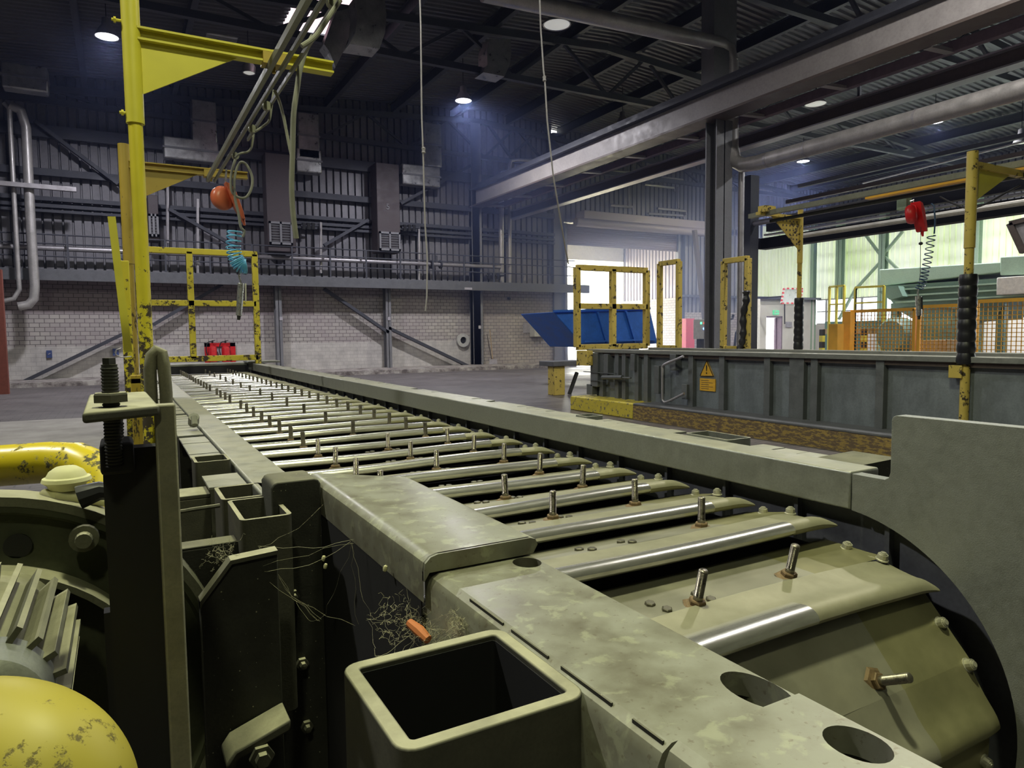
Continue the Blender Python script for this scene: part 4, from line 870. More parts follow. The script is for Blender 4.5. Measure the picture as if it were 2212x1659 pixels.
def balancer(c, r, m, label, hook):
    B = thing('tool_balancer', label, 'balancer', c)
    MB().lathe([(0, .06), (r*.5, .058), (r*.85, .045), (r, .015), (r, -.015), (r*.85, -.045), (0, -.06)], c, (.35, -1, .1), 28).build('drum', M[m], B, angle=60)
    hp_ = [(.15, 1.25), (.6, 1.1), (1.0, .45), (1.5, -1.1), (1.62, -1.75), (1.35, -1.7), (.85, -.75), (.5, .1)]
    MB().loft([c+Vector((r*a_, -.085, r*b_)) for a_, b_ in hp_], [c+Vector((r*a_, .03, r*b_)) for a_, b_ in hp_]).build('housing', M[m], B, bevel=.004)
    MB().cyl(c+Vector((r*1.5, -.03, -r*1.7)), c+Vector((r*1.62, -.03, -r*2.2)), .018, .01, 12).build('cable_guide', M[m], B)
    MB().tube([c+Vector((r*.3, 0, r*1.1)), c+Vector((r*.28, 0, r*1.5)), hook], .008, 8).build('hook', M['silver'], B)
    return B
balancer(atY(481, 428, 6.7), .105, 'redtool', 'orange-red tool balancer hanging under the left tool track', atY(489, 365, 6.7))
def helix(pts, R, turns, r, ph=0):
    P_ = smooth(pts, 30); n = len(P_); out = []; N = int(turns*14)
    for i in range(N+1):
        f = i/N*(n-1); k = min(int(f), n-2); c = P_[k].lerp(P_[k+1], f-k); d = (P_[k+1]-P_[k]).normalized(); t_ = Vector((0, 1, 0)); a = d.cross(t_).normalized(); b = d.cross(a); w = 2*PI*i/14+ph
        out.append(c+(a*math.cos(w)+b*math.sin(w))*R)
    return out
tagb(MB().tube(helix([atY(507, 500, 6.2), atY(504, 535, 6.2), atY(510, 560, 6.2)], .055, 7, .006)+helix([atY(511, 561, 6.2), atY(520, 574, 6.2), atY(531, 575, 6.2)], .058, 9, .006), .0065, 6), 'coiled_air_hose', M['coil'], 'light blue coiled air hose below the orange-red balancer', 'air hose')
t_ = thing('nutrunner', 'silver hand-held air tool hanging below the light blue coil', 'tool', atY(519, 650, 6.2)); c0 = atY(521, 612, 6.2); c1 = atY(516, 682, 6.2)
MB().cyl(c0, c1, .027, .025, 16).build('body', M['silver'], t_, bevel=.003); MB().cyl(c1, c1+(c1-c0)*.13, .016, .012, 10).build('chuck', M['dark'], t_)
MB().bar(c0+Vector((.035, 0, 0)), c0+Vector((.03, 0, -.15)), .012, .01).build('lever', M['white'], t_)
MB().tube([atY(520, 585, 6.2), atY(516, 596, 6.2), c0], .008, 8).build('swivel', M['silver'], t_)
# ropes
def rope(pts, r, lb): tagb(MB().tube([atY(x, y, Y) for x, y, Y in pts], r, 6), 'rope', M['rope'], lb, 'rope', group='hanging ropes')
rope([(906, -40, 9), (909, 60, 9), (911, 250, 9), (914, 330, 9), (918, 480, 9), (923, 560, 9), (922, 640, 9), (919, 672, 9)], .011, 'left hanging rope with a frayed pale end')
tagb(MB().lathe([(0, .05), (.03, .03), (.02, 0), (.03, -.03), (0, -.05)], atY(915, 325, 9), n=8), 'rope_knot', M['rope'], 'tangled knot halfway up the left rope', 'knot')
rope([(1165, -30, 9), (1168, 60, 9), (1174, 150, 9), (1177, 175, 9), (1182, 260, 9), (1195, 380, 9), (1210, 470, 9.2), (1222, 540, 9.5), (1228, 570, 9.6)], .012, 'right hanging rope knotted near the top')
tagb(MB().lathe([(0, .05), (.028, .03), (.022, 0), (.03, -.03), (0, -.05)], atY(1176, 170, 9), n=8), 'rope_knot', M['rope'], 'knot in the right rope', 'knot')
# ================================================================== SECOND MACHINE
K = thing('second_conveyor', 'blue-grey panelled conveyor trough parallel to the near one', 'conveyor', (7.6, 6, 0))
FX = 6.92
MB().box((FX, 1.5, .22), (FX+.05, 9.45, .97)).box((FX, 9.4, .22), (8.25, 9.45, .97)).build('front_panel', M['bath'], K)
MB().box((8.2, 1.5, 0), (8.3, 9.45, .97)).build('rear_panel', M['bath'], K)
MB().box((FX-.10, 1.5, .945), (FX+.12, 9.6, 1.0)).box((8.15, 1.5, .945), (8.35, 9.6, 1.0)).box((FX+.1, 1.5, .90), (8.2, 9.4, .91)).build('top_rim', M['rail'], K, bevel=.005)
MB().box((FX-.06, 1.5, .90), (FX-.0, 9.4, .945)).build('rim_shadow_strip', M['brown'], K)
for q in (1302, 1335, 1350, 1378, 1398, 1495, 1562, 1660, 1724, 1762, 1904):
    p = atX(q, 800, FX-.04); w = .10 if q == 1724 else .045; MB().box((FX-.07, p.y-w, .22), (FX, p.y+w, .945)).build('rib', M['bathrib'], K, bevel=.003)
for q, y0, y1, w in ((1285, 762, 835, .2), (1310, 765, 815, .12), (1368, 765, 800, .1), (1455, 765, 800, .12), (1420, 790, 850, .1), (1275, 830, 852, .16), (1480, 830, 862, .1)):
    a = atX(q, y0, FX-.1); b = atX(q, y1, FX-.1); MB().box((FX-.12, a.y-w/2, b.z), (FX, a.y+w/2, a.z)).build('bracket', M['bathrib'], K, bevel=.006)
for y0, y1, q0, q1 in ((802, 808, 1262, 1330), (820, 826, 1262, 1330)):
    a = atX(q0, y0, FX-.12); b = atX(q1, y1, FX-.12); MB().box((FX-.14, b.y, b.z), (FX-.1, a.y, a.z)).build('guide_bar', M['bathrib'], K)
a, b = atX(1302, 815, FX-.14), atX(1345, 815, FX-.14); MB().cyl(a, b, .035, n=14).cyl(a, b+Vector((0, -.2, 0)), .015, n=10).build('cylinder', M['bathrib'], K)
MB().tube(smooth([atX(x, y, FX-.2) for x, y in ((1476, 770), (1440, 785), (1431, 792), (1431, 800), (1431, 830))], 4), .018, 10).tube(smooth([atX(x, y, FX-.2) for x, y in ((1431, 830), (1431, 858), (1433, 866), (1441, 868), (1478, 850))], 4), .018, 10).build('grab_handle', M['galv'], K)
a = atX(1527, 795, FX-.01)
def wsign(tri):
    sg = thing('warning_sign', 'yellow warning triangle above a text plate on the blue-grey trough' if tri else 'orange plate of small print under the warning triangle', 'sign', a)
    return sg
sg = wsign(True); X_ = FX-.012
t0, t1, t2 = atX(1527, 779, X_), atX(1513, 812, X_), atX(1541, 812, X_)
MB().prism([(t0.y, t0.z), (t1.y, t1.z), (t2.y, t2.z)], 'x', X_-.004, X_+.012).build('plate', M['sign_yellow'], sg)
m_ = MB()
for p, q in ((t0, t1), (t1, t2), (t2, t0)): m_.bar(Vector((X_-.006, p.y, p.z)), Vector((X_-.006, q.y, q.z)), .004, .010, up=(1, 0, 0))
m_.build('border', M['ink'], sg)
text3('!', (X_-.007, (t1.y+t2.y)/2, (t0.z+t1.z)/2-.02), .17, sg, M['ink'], (PI/2, 0, -PI/2))
sg = wsign(False); t0, t1 = atX(1512, 817, X_), atX(1545, 846, X_)
MB().box((X_-.003, t0.y, t0.z), (X_+.012, t1.y, t1.z)).build('plate', M['sign_yellow'], sg)
for k in range(5): z = t0.z-(k+.8)*(t0.z-t1.z)/6; MB().box((X_-.005, t0.y+(t1.y-t0.y)*.1, z), (X_-.003, t0.y+(t1.y-t0.y)*(.6+.25*(k % 2)), z-.006)).build('text_line', M['brown'], sg)
tagb(MB().box((6.5, 8.0, 0), (FX+.1, 9.62, .225)), 'step_end', M['kerb_bright'], 'bright yellow end block of the step beside the second conveyor', 'step', bevel=.012)
st_ = thing('side_step', 'long grimy yellow-edged step along the second conveyor', 'step', (6.6, 5, 0))
MB().box((6.5, 1.0, 0), (6.53, 7.99, .205)).build('kick_plate', M['kerb'], st_); MB().box((6.5, 1.0, .205), (FX+.05, 7.99, .235)).build('tread', M['walk'], st_, bevel=.008); MB().box((6.6, 1.0, 0), (FX, 7.9, .2)).build('core', M['dark'], st_)
def F2(label, X0, X1, Y0, Y1, z0, z1, mid=None, midz=None, low=None, m='frame2', w=.07):
    t_ = thing('guard_frame', label, 'frame', ((X0+X1)/2, (Y0+Y1)/2, z0)); A_ = Vector((X0, Y0, 0)); B_ = Vector((X1, Y1, 0)); Z = Vector((0, 0, 1))
    bars = [('top_bar', A_+Z*z1, B_+Z*z1), ('bottom_bar', A_+Z*z0, B_+Z*z0), ('upright', A_+Z*(low or z0), A_+Z*z1), ('upright', B_+Z*z0, B_+Z*z1)]
    if mid: bars += [('upright', A_.lerp(B_, mid)+Z*z0, A_.lerp(B_, mid)+Z*z1), ('middle_bar', A_+Z*midz, B_+Z*midz)]
    for nm, a, b in bars: MB().bar(a, b, w, w, up=(0, 1, 0) if abs((b-a).z) < .1 else (1, 0, 0)).build(nm, M[m], t_, bevel=.006)
    return t_
F2('yellow four-pane guard frame in front of the blue skip', 6.70, 8.19, 9.7, 9.7, 1.03, 2.36, .5, 1.72, low=.0, w=.095)
F2('narrow scuffed yellow frame, left of two on the second conveyor', 8.3, 8.3, 9.47, 8.99, 1.0, 2.46, w=.08)
F2('narrow scuffed yellow frame, right of two, beside the tall column', 8.3, 8.3, 7.98, 7.5, 1.0, 2.36, w=.08)
tagb(MB().box(atX(1245, 757, 6.68)+Vector((0, 0, 0)), atX(1268, 790, 6.68)+Vector((.12, 0, 0))), 'yellow_box', M['frame2'], 'yellow box plate at the near corner foot of the four-pane frame', 'box', bevel=.006)
wr = MB(); P_ = smooth([atX(x, y, 8.25) for x, y in ((1612, 628), (1612, 650), (1606, 680), (1606, 715), (1603, 740), (1597, 757))], 5)
wr.tube(P_, [.05+.012*math.sin(i*1.7) for i in range(len(P_))], 12); tagb(wr, 'wrapped_cable_bundle', M['rubber'], 'black taped bundle on the right narrow yellow frame', 'cable bundle')
def wrapped(c0, c1, r, n, lb, shape='post_padding'):
    m_ = MB(); pts, rs = [], []; rnd = random.Random(n)
    for i in range(n*4+1):
        f = i/(n*4); pts.append(c0.lerp(c1, f)); rs.append(r*(.93 if i % 4 == 0 else 1.03+.05*rnd.random()))
    m_.tube(pts, rs, 18); o = tagb(m_, shape, M['rubber'], lb, 'padding'); return o
c = atX(1727, 600, 8.3); Q1 = thing('jib_post', 'slim yellow post with perforated gusset on the second conveyor', 'post', (8.3, c.y, 1))
MB().cyl((8.3, c.y, 1.0), (8.3, c.y, 2.45), .032, n=16).cyl((8.3, c.y, 2.2), (8.3, c.y, 2.93), .038, n=16).build('tube', M['frame2'], Q1)
MB().box((7.45, c.y-.03, 2.80), (8.28, c.y+.03, 2.84)).build('arm', M['frame2'], Q1); g_ = MB().prism([(7.72, 2.80), (8.27, 2.80), (8.27, 2.38)], 'y', c.y-.006, c.y+.006).build('gusset', M['frame2'], Q1)
dt = MB()
for i in range(6):
    for j in range(6-i): dt.cyl((8.22-j*.07, c.y-.008, 2.76-i*.06), (8.22-j*.07, c.y-.0065, 2.76-i*.06), .014, n=8)
dt.build('perforations', M['brown'], Q1)
wrapped(Vector((8.3, c.y, 1.72)), Vector((8.3, c.y, 1.0)), .062, 7, 'black padding around the foot of the slim yellow post')
c = atX(2092, 600, 6.86); Q2 = thing('jib_post', 'stout yellow post standing in front of the second conveyor', 'post', (6.86, c.y, 0))
MB().cyl((6.86, c.y, .2), (6.86, c.y, 2.6), .04, n=20).cyl((6.86, c.y, 2.0), (6.86, c.y, 2.87), .047, n=20).build('tube', M['frame2'], Q2)
MB().box((6.9, c.y-.03, 2.72), (7.9, c.y+.03, 2.78)).build('arm', M['frame2'], Q2); MB().prism([(6.9, 2.72), (7.5, 2.72), (6.9, 2.42)], 'y', c.y-.006, c.y+.006).build('gusset', M['arm'], Q2)
MB().box((6.80, c.y+.0, .80), (6.92, c.y+.12, .92)).build('foot_clamp', M['frame2'], Q2, bevel=.004)
wrapped(Vector((6.86, c.y, 1.76)), Vector((6.86, c.y, .93)), .075, 8, 'black segmented padding around the stout yellow post')
T2 = thing('tool_track', 'dark double tool track over the second conveyor', 'track', (7.6, 5, 2.8))
MB().box((7.57, 1.5, 2.80), (7.63, 6.85, 2.86)).build('c_rail', M['track'], T2); MB().box((7.7, 1.5, 2.72), (7.73, 6.6, 2.76)).build('cable_rail', M['dark'], T2)
MB().box((7.5, 6.5, 2.84), (7.7, 6.62, 2.92)).build('rail_clamp', M['frame2'], T2)
tagb(MB().box((9.0, 2.5, 3.05), (9.12, 6.1, 3.13)), 'orange_lit_track', M['orange'], 'yellow lifting track coloured orange as lit, above the second tool track', 'track')  # orange light on this yellow rail is put into its colour
tagb(MB().tube([(8.6, 1.5, 2.62), (8.6, 6.9, 2.62)], .035, 10), 'track_pipe', M['pipe'], 'slim pale pipe running beside the second tool track', 'pipe')
cb = atX(1969, 463, 7.6); balancer(cb, .105, 'red', 'red tool balancer hanging over the second conveyor', atX(1966, 435, 7.6))
cc = lambda x, y: atX(x, y, 7.4)
tagb(MB().tube([cc(2012, 440), cc(2018, 445), cc(2020, 480), cc(2018, 505)], .008, 8).tube(helix([cc(2012, 508), cc(2007, 545), cc(2000, 580), cc(1994, 605), cc(1985, 625)], .038, 13, .005), .0055, 6), 'coiled_air_hose', M['coil_dark'], 'dark blue coiled air hose below the red balancer', 'air hose')
t_ = thing('nutrunner', 'small silver air tool hanging in front of the orange mesh fence', 'tool', cc(1984, 665)); MB().cyl(cc(1984, 640), cc(1985, 682), .03, .026, 14).build('body', M['silver'], t_); MB().cyl(cc(1985, 682), cc(1985, 690), .015, .012, 10).build('chuck', M['dark'], t_)
MB().bar(cc(1991, 642), cc(1992, 668), .012, .012).build('lever', M['black'], t_); MB().tube([cc(1984, 622), cc(1982, 632), cc(1984, 640)], .008, 8).build('swivel', M['silver'], t_)
tagb(MB().tube([cc(1989, 490), cc(1988, 590), cc(1984, 628)], .003, 4).lathe([(0, .02), (.02, .008), (.02, -.008), (0, -.02)], cc(1989, 526), n=12), 'balancer_line', M['black'], 'thin black line with stop ball below the red balancer', 'line')
tagb(MB().tube(smooth([atX(x, y, 7.6) for x, y in ((2030, 425), (2060, 440), (2092, 450), (2130, 440), (2170, 418), (2205, 400))]), .01, 6), 'slack_hose', M['rubber'], 'slack black hose looping behind the stout yellow post', 'hose')
p = atX(1953, 440, 7.9); tagb(MB().box(p+Vector((-.05, -.06, -.07)), p+Vector((.05, .06, .07))), 'junction_box', M['green'], 'pale green junction box beside the red balancer', 'box', bevel=.008)
# low stand by the skip
sd = thing('low_stand', 'worn low yellow-edged stand on the floor left of the second conveyor', 'stand', (7.95, 12.1, 0))
MB().box((7.72, 12.0, 0), (7.98, 12.25, .60)).build('leg', M['frame2'], sd, bevel=.01); MB().box((7.66, 11.95, .60), (8.5, 12.5, .70)).build('top', M['walk'], sd, bevel=.01); MB().bar((8.15, 12.1, .0), (8.35, 12.1, .45), .06, .06).build('strut', M['dark'], sd)
# blue tipping skip
sk = thing('tipping_skip', 'big blue tipping skip standing before the bright doorway', 'skip', (11.2, 14.6, 0))
A = [atY(x, y, 14.2) for x, y in ((1196, 674), (1404, 668), (1421, 742), (1262, 750))]; B_ = [p+Vector((0, 1.6, 0)) for p in A]
MB().loft(A, B_).build('body', M['blue_skip'], sk, bevel=.02)
MB().bar(atY(1196, 672, 14.15), atY(1404, 666, 14.15), .06, .05).build('lip', M['blue_skip'], sk); MB().bar(atY(1262, 738, 14.12), atY(1420, 733, 14.12), .04, .04).build('side_rib', M['blue_skip'], sk)
for q in (1290, 1352): MB().bar(atY(q, 672, 14.16), atY(q+20, 740, 14.16), .05, .04).build('stiffener', M['blue_skip'], sk)
z0 = atY(1262, 750, 14.2).z; MB().box((A[2].x-.9, 14.6, 0), (A[2].x-.3, 15.6, z0)).build('stand', M['blue_skip'], sk)
MB().bar(atY(1216, 712, 14.5), atY(1240, 690, 14.5), .04, .04).build('strut', M['blue_skip'], sk)
# ================================================================== THINGS ON THE BACK WALL
def atW(x, y, Y=24.36): return atY(x, y, Y)
fb = thing('fire_extinguisher_board', 'red board holding two extinguishers on the left back wall', 'board', atW(475, 775)); a, b = atW(441, 741), atW(509, 782)
MB().box((a.x, 24.30, b.z), (a.x+.16, 24.34, a.z)).box((b.x-.16, 24.30, b.z), (b.x, 24.34, a.z)).box((a.x, 24.30, a.z-.12), (b.x, 24.34, a.z)).build('panel', M['red'], fb)
MB().box((a.x+.1, 24.36, b.z), (b.x-.1, 24.39, a.z-.1)).build('back_board', M['paper'], fb)
MB().box((a.x+.2, 24.325, b.z+.02), (b.x-.2, 24.335, b.z+.25)).build('notice', M['paper'], fb)
for q, lb in ((460, 'left fire extinguisher on the red board'), (488, 'right fire extinguisher on the red board')):
    c = atW(q, 768, 24.2); e = thing('fire_extinguisher', lb, 'fire extinguisher', (c.x, 24.2, c.z-.15), 'fire extinguishers')
    MB().lathe([(0, .32), (.03, .31), (.11, .27), (.125, .22), (.125, -.2), (0, -.2)], (c.x, 24.2, c.z), n=20).build('bottle', M['red'], e)
    MB().cyl((c.x, 24.2, c.z+.4), (c.x, 24.2, c.z+.47), .03, n=10).bar((c.x-.02, 24.2, c.z+.47), (c.x+.09, 24.2, c.z+.49), .03, .02).build('valve', M['black'], e)
    MB().tube(smooth([Vector((c.x, 24.15, c.z+.44)), Vector((c.x-.14, 24.12, c.z+.42)), Vector((c.x-.2, 24.12, c.z+.2)), Vector((c.x-.15, 24.12, c.z-.05))]), .016, 8).build('hose', M['black'], e)
for x0, y0, x1, y1, lb in ((100, 757, 113, 773, 'small blue sign far left on the white wall'), (243, 753, 257, 768, 'small blue sign just left of the yellow posts')):
    a, b = atW(x0, y0), atW(x1, y1); s_ = thing('blue_sign', lb, 'sign', b, 'blue signs'); MB().box((a.x, 24.34, b.z), (b.x, 24.38, a.z)).build('plate', M['bluesign'], s_); MB().bar((a.x+.04, 24.335, b.z+.1), (b.x-.04, 24.335, a.z-.08), .02, .02).build('pictogram', M['paper'], s_)
a, b = atW(1157, 686, 23.9), atW(1195, 727, 23.9); cbx = thing('control_box', 'grey wall control box with rows of buttons beside the doorway', 'control box', (a.x, 24.1, b.z))
MB().box((a.x, 24.0, b.z), (b.x, 24.38, a.z)).build('casing', M['box'], cbx, bevel=.015)
for r_ in range(4):
    for k in range(4 if r_ < 2 else (4 if r_ == 1 else 2)):
        p = Vector((a.x+.22+(k+(0 if r_ < 2 else 1))*.15, 23.99, a.z-.15-r_*.12)); MB().cyl(p, p+Vector((0, .015, 0)), .028, n=10).build('button', M['ink'], cbx)
p = Vector(((a.x+b.x)/2, 23.985, b.z+.17)); MB().cyl(p, p+Vector((0, .02, 0)), .045, n=14).build('stop_button', M['red'], cbx)
for x0, y0, x1, y1, lb in ((1131, 697, 1150, 719, 'faded notice left of the grey control box'), (1168, 738, 1185, 742, 'narrow label strip below the grey control box'), (95, 0, 96, 1, None)):
    if lb: a, b = atW(x0, y0), atW(x1, y1); tagb(MB().box((a.x, 24.37, b.z), (b.x, 24.395, a.z)), 'wall_notice', M['paper'], lb, 'notice')
sh = thing('shovel', 'shovel leaning on the wall with its white blade down, beside the dark column', 'shovel', atW(1068, 790, 24.2))
MB().cyl(atW(1058, 712, 24.25), atW(1064, 775, 24.1), .02, n=8).build('handle', M['wood'], sh); a, b = atW(1056, 776, 24.05), atW(1074, 792, 24.0); MB().box((a.x, 24.0, b.z), (b.x, 24.03, a.z)).build('blade', M['paper'], sh)
br_ = thing('broom', 'thin dark broom leaning just left of the shovel', 'broom', atW(1062, 792, 24.2)); MB().cyl(atW(1052, 722, 24.25), atW(1063, 780, 24.15), .015, n=8).build('handle', M['brown'], br_); MB().box(atW(1056, 786, 24.2), atW(1088, 792, 24.1)).build('head', M['dark'], br_)
c = atW(999, 735, 24.37); vp = thing('vent_opening', 'arched pale pipe opening low on the wall near the dark column', 'vent', c)
MB().lathe([(.13, 0), (.13, -.1), (.26, -.1), (.26, 0)], c, (0, 1, 0), 24).build('collar', M['box'], vp); MB().cyl(c+Vector((0, -.02, 0)), c+Vector((0, 0, 0)), .14, n=20).build('opening', M['black'], vp)
for q, y, lb in ((604, 692, 'small white tag on the left wall column'), (838, 692, 'small white tag on the middle wall column'), (1034, 710, 'small white tag on the wide dark column')):
    p = atW(q, y, 23.98); tagb(MB().box(p, p+Vector((.1, .01, .12))), 'column_tag', M['paper'], lb, 'tag', group='column tags')
a = atY(0, 560, 20); tagb(MB().box((atY(8, 700, 20).x-.4, 20, 0), (atY(10, 700, 20).x, 20.2, 2.9)), 'rusty_column', M['rust_red'], 'rusty red column cut by the left edge of the picture', 'column')
for x0, y0, x1, y1, lb in ((100, 398, 165, 414, 'pale strip light at the left, on the dark wall'), ): 
    tagb(MB().bar(atY(x0-100, y0-2, 23), atY(x1, y1-4, 23), .15, .12), 'strip_light', M['galv'], lb, 'strip light')
p = atY(1100, 645, 24.3); tagb(MB().lathe([(0, .05), (.05, .03), (.06, -.05), (0, -.12)], p, (0, -1, -.4), 12), 'wall_horn', M['dark'], 'small dark horn under the walkway near the doorway', 'horn')
# concrete strips on the floor
a, b = atZ(0, 905, 0), atZ(240, 1000, 0)
fl = MB().add([(-9, 8.0, .006), (.1, 8.0, .006), (.1, 13.0, .006), (-9, 13.8, .006)], [(0, 1, 2, 3)]); struct('floor_concrete_strip', fl, M['concrete'])
# ================================================================== BEYOND THE COLUMN, RIGHT HALL
cab = thing('control_cabinet', 'grey control cabinet with coloured pilot lights right of the column', 'cabinet', atY(1525, 740, 17)); a, b = atY(1512, 690, 17), atY(1541, 732, 17)
MB().box((a.x, 17, b.z), (b.x, 17.3, a.z)).build('casing', M['box'], cab, bevel=.01); MB().box((a.x+.1, 17.05, 0), (b.x-.1, 17.25, b.z)).build('pedestal', M['dark'], cab)
for x, y, mm in ((1515, 698, 'greenled'), (1522, 698, 'redled'), (1521, 710, 'blueled')): p = atY(x, y, 16.98); MB().cyl(p, p+Vector((0, .03, 0)), .035, n=10).build('pilot_light', M[mm], cab)
a, b = atY(1482, 688, 22), atY(1500, 760, 22); tagb(MB().box((a.x, 22, 0), (b.x, 22.4, a.z)), 'red_locker', M['red'], 'dark red locker beyond the leaning prop', 'locker')
a, b = atY(1547, 680, 16), atY(1556, 700, 16); tagb(MB().box((a.x, 16, 0), (b.x, 16.3, a.z)), 'switch_box', M['dark'], 'dark switch box between the column and narrow frame', 'box')
a, b = atY(1568, 690, 20), atY(1576, 725, 20); tagb(MB().box((a.x, 20, b.z), (b.x, 20.1, a.z)), 'notice_board', M['red'], 'small red panel seen through the right narrow yellow frame', 'panel')
tagb(MB().tube([atY(1586, 755, 19), atY(1590, 720, 19), atY(1594, 712, 19), atY(1600, 712, 19)], .05, 10).tube([atY(1575, 690, 19), atY(1582, 688, 19), atY(1584, 680, 19)], .05, 10), 'bent_pipe', M['dark'], 'dark bent pipes seen inside the right narrow yellow frame', 'pipe')
a, b = atY(1622, 645, 22), atY(1641, 760, 22); tagb(MB().box((a.x, 22, 0), (b.x, 22.5, a.z)), 'pale_pillar', M['white'], 'pale square pillar right of the narrow frame', 'pillar')
a = atY(1676, 675, 24.36); ex = thing('exit_sign', 'small green exit sign above the open side door', 'sign', a); MB().box(a+Vector((-.2, -.03, -.11)), a+Vector((.2, .03, .11))).build('casing', M['exit'], ex); MB().bar(a+Vector((-.02, -.04, 0)), a+Vector((.12, -.04, 0)), .02, .03).build('arrow', M['white'], ex); MB().bar(a+Vector((-.12, -.04, -.07)), a+Vector((-.09, -.04, .07)), .02, .05).build('running_figure', M['white'], ex)
tagb(MB().tube([atY(1695, 655, 24.2), atY(1695, 700, 24.2)], .03, 6), 'conduit', M['dark'], 'thin conduit right of the open side door', 'conduit')
a, b = atY(1698, 695, 24.35), atY(1710, 707, 24.35); tagb(MB().box((a.x, 24.33, b.z), (b.x, 24.38, a.z)), 'wall_notice', M['paper'], 'small notice right of the open side door', 'notice')
mr = thing('traffic_mirror', 'square traffic mirror with red and white border behind the slim post', 'mirror', atY(1712, 640, 22)); q = [atY(x, y, 22) for x, y in ((1693, 623), (1733, 624), (1727, 655), (1687, 655))]; dy = Vector((0, .05, 0))
MB().loft(q, [p+dy for p in q]).build('mirror_face', M['duct'], mr); p = q[0].lerp(q[2], .5); MB().bar(p+dy, Vector((p.x, YB+.1, p.z)), .06, .06).build('wall_bracket', M['dark'], mr)
for i in range(4):
    for k in range(8):
        u, v = q[i].lerp(q[(i+1) % 4], k/8), q[i].lerp(q[(i+1) % 4], (k+1)/8); MB().bar(u-dy*.3, v-dy*.3, .06, .07).build('border_block', M['red'] if k % 2 else M['white'], mr)
# green hopper
hp = thing('green_hopper', 'large pale green hopper machine behind the orange mesh fence', 'hopper', (24, 13, 0)); HX = 24
def hq(pts, X0=HX, X1=HX+3.0): A = [atX(x, y, X0) for x, y in pts]; return MB().loft(A, [p+Vector((X1-X0, 0, 0)) for p in A])
hq([(1899, 582), (2165, 566), (2165, 588), (1901, 618)]).build('rim', M['green'], hp, bevel=.03)
hq([(2160, 555), (2330, 545), (2330, 590), (2160, 595)], HX-.05, HX+3).build('raised_rim', M['green'], hp, bevel=.03)
hq([(1903, 618), (2330, 590), (2330, 640), (1935, 664)], HX+.15).build('upper_slope', M['green_dark'], hp)
hq([(1898, 630), (1940, 618), (1950, 640), (1922, 648)], HX-.3, HX+.2).build('corner_lug', M['green_dark'], hp)
hq([(1930, 664), (2170, 650), (2150, 690), (1990, 700)], HX+.3, HX+2).build('lower_slope', M['green_dark'], hp)
for k in range(3): hq([(1915+k*9, 625+k*13), (2330, 600+k*15), (2330, 603+k*15), (1915+k*9, 629+k*13)], HX-.02, HX+.3).build('rib', M['green'], hp)
for q in (1935, 1990, 2100, 2165):
    a = atX(q, 655, HX+.5); MB().box((HX+.4, a.y-.12, 0), (HX+.65, a.y+.12, a.z)).build('leg', M['green_dark'], hp)
hq([(2020, 655), (2035, 640), (2070, 665), (2062, 668)], HX+.2, HX+.4).build('brace', M['green'], hp)
a, b = atX(1985, 690, HX), atX(2070, 765, HX); MB().box((HX+.2, b.y, 0), (HX+1.5, a.y, a.z)).build('body', M['green'], hp)
p = atX(1935, 725, HX-1); MB().lathe([(0, .3), (.5, .3), (.62, .1), (.62, -.3), (0, -.3)], p, (-1, 0, 0), 28).build('drum', M['green_dark'], hp)
a, b = atX(2155, 600, HX-.3), atX(2330, 640, HX-.3); MB().box((HX-.35, b.y, b.z+.15), (HX, a.y, a.z)).build('white_panel', M['white'], hp, bevel=.02)
# platforms
def rails(X, x0, x1, y0, y1, ym, lb):
    t_ = thing('platform_rail', lb, 'railing', atX((x0+x1)/2, y1, X)); A = atX(x0, y0, X); B = atX(x1, y0-3, X); w = .07
    MB().bar(A, B, w, w).build('top_rail', M['yellow'], t_); z = atX(x0, ym, X).z
    MB().bar(Vector((X, A.y, z)), Vector((X, B.y, z)), w*.8, w*.8).build('mid_rail', M['yellow'], t_)
    for p in (A, A.lerp(B, .5) if x1-x0 < 40 else A, B): MB().bar(Vector((X, p.y, 0)), p, w, w).build('upright', M['yellow'], t_)
rails(22.5, 1792, 1824, 620, 740, 658, 'short bright yellow platform railing left of the hopper')
rails(23, 1848, 1910, 621, 740, 655, 'longer bright yellow platform railing touching the hopper')
a, b = atX(1778, 702, 23.3), atX(1935, 720, 23.3)
tb = thing('work_bench', 'teal machine bench behind the orange fence', 'bench', (23.6, (a.y+b.y)/2, 0)); MB().box((23.3, b.y, a.z-.35), (25.2, a.y, a.z-.15)).build('top', M['wood'], tb); MB().box((23.4, b.y, a.z-.15), (23.6, a.y, a.z+.12)).build('back_rail', M['teal'], tb)
for f in (.03, .5, .97): y = a.y*(1-f)+b.y*f; MB().box((23.35, y-.1, 0), (23.6, y+.1, a.z-.35)).build('leg', M['teal'], tb)
for q, lb in ((1776, 'black and yellow hazard post left of the orange fence'), (1867, 'black and yellow hazard post seen through the orange mesh')):
    c = atX(q, 725, 22); hz = thing('hazard_post', lb, 'bollard', (22, c.y, 0), 'hazard posts')
    for k in range(6): MB().box((21.93, c.y-.07, k*.22), (22.07, c.y+.07, k*.22+.22)).build('band', M['ink'] if k % 2 else M['yellow'], hz)
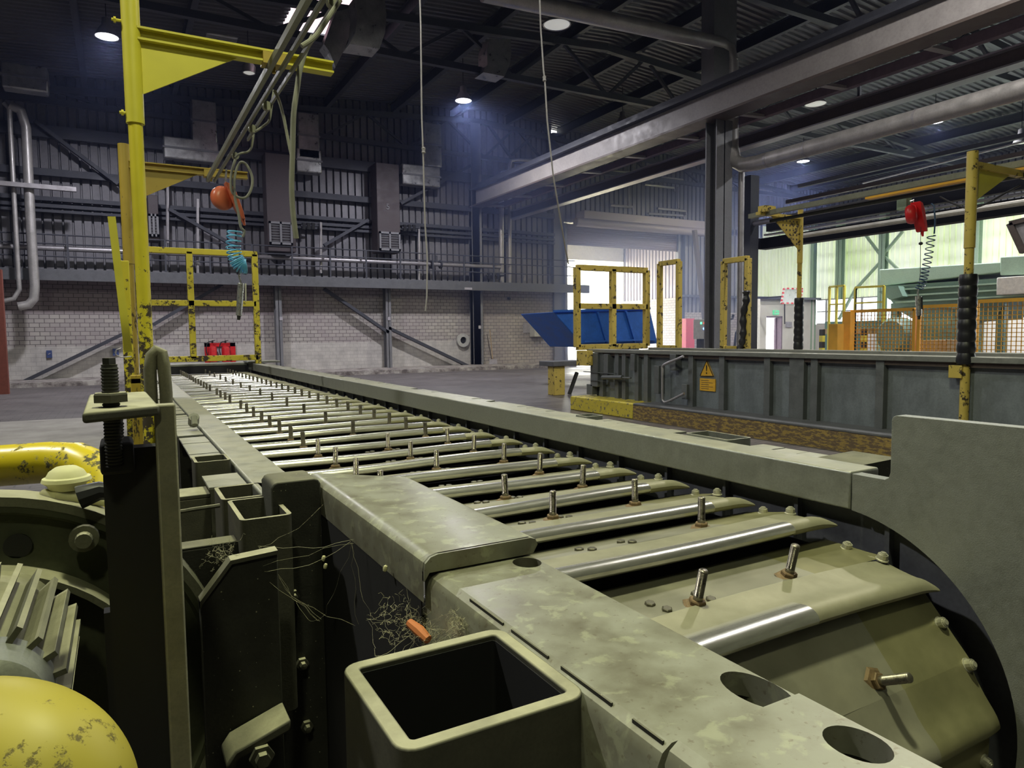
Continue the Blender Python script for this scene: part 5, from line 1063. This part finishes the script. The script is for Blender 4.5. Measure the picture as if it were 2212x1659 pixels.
# orange mesh fence
def fence(x0, x1, X0, z1, lb, diag=False, mesh=True):
    A = atX(x0, 720, X0); B = atX(x1, 720, X0); t_ = thing('mesh_fence_panel', lb, 'fence', (X0, (A.y+B.y)/2, 0), 'orange mesh fence panels'); w = .09
    for p in (A, B): MB().bar((X0, p.y, 0), (X0, p.y, z1), w, w).build('post', M['orange'], t_)
    MB().bar((X0, A.y, z1), (X0, B.y, z1), w, w).build('top_bar', M['orange'], t_); MB().bar((X0, A.y, .3), (X0, B.y, .3), w, w).build('bottom_bar', M['orange'], t_)
    m_ = MB(); n = int(abs(A.y-B.y)/.11); 
    for k in range(1, n): y = A.y+(B.y-A.y)*k/n; m_.box((X0-.008, y-.009, .3), (X0+.008, y+.009, z1))
    z = .4
    while z < z1: m_.box((X0-.008, B.y, z-.009), (X0+.008, A.y, z+.009)); z += .11
    m_.build('wire_mesh', M['orange'], t_)
fence(1838, 1975, 20, 1.86, 'orange mesh fence panel, leftmost of three'); fence(1985, 2082, 20, 1.92, 'orange mesh fence panel, middle of three'); fence(2102, 2300, 19.5, 1.98, 'orange mesh fence panel, rightmost of three')
for q, w, z1, lb in ((1830, .13, 1.86, 'thick orange post at the left end of the mesh fence'), (2094, .16, 1.98, 'thick orange double post between middle and right mesh panels')):
    c = atX(q, 720, 19.8); tagb(MB().box((19.75, c.y-w, 0), (19.95, c.y+w, z1)), 'fence_post', M['orange'], lb, 'post')
a, b = atX(1790, 700, 19), atX(1808, 765, 19); tagb(MB().box((19, b.y, 0), (19.3, a.y, a.z)), 'orange_cabinet', M['orange'], 'plain orange cabinet left of the mesh fence', 'cabinet')
a, b = atX(1985, 745, 21), atX(2045, 765, 21); tagb(MB().box((21, b.y, 0), (22, a.y, .95)), 'pallet', M['wood'], 'light wooden pallet behind the mesh fence', 'pallet')
a, b = atX(2190, 470, 14), atX(2260, 560, 14); q = [atX(x, y, 14) for x, y in ((2183, 483), (2300, 455), (2300, 600), (2212, 545))]
fo = thing('hanging_board', 'tilted framed board cut by the right edge', 'board', q[0]); MB().loft(q, [p+Vector((.06, 0, 0)) for p in q]).build('panel', M['galv'], fo); MB().bar(q[0], q[3], .12, .1).bar(q[0], q[1], .12, .08).build('rim', M['brown'], fo)
#@@END
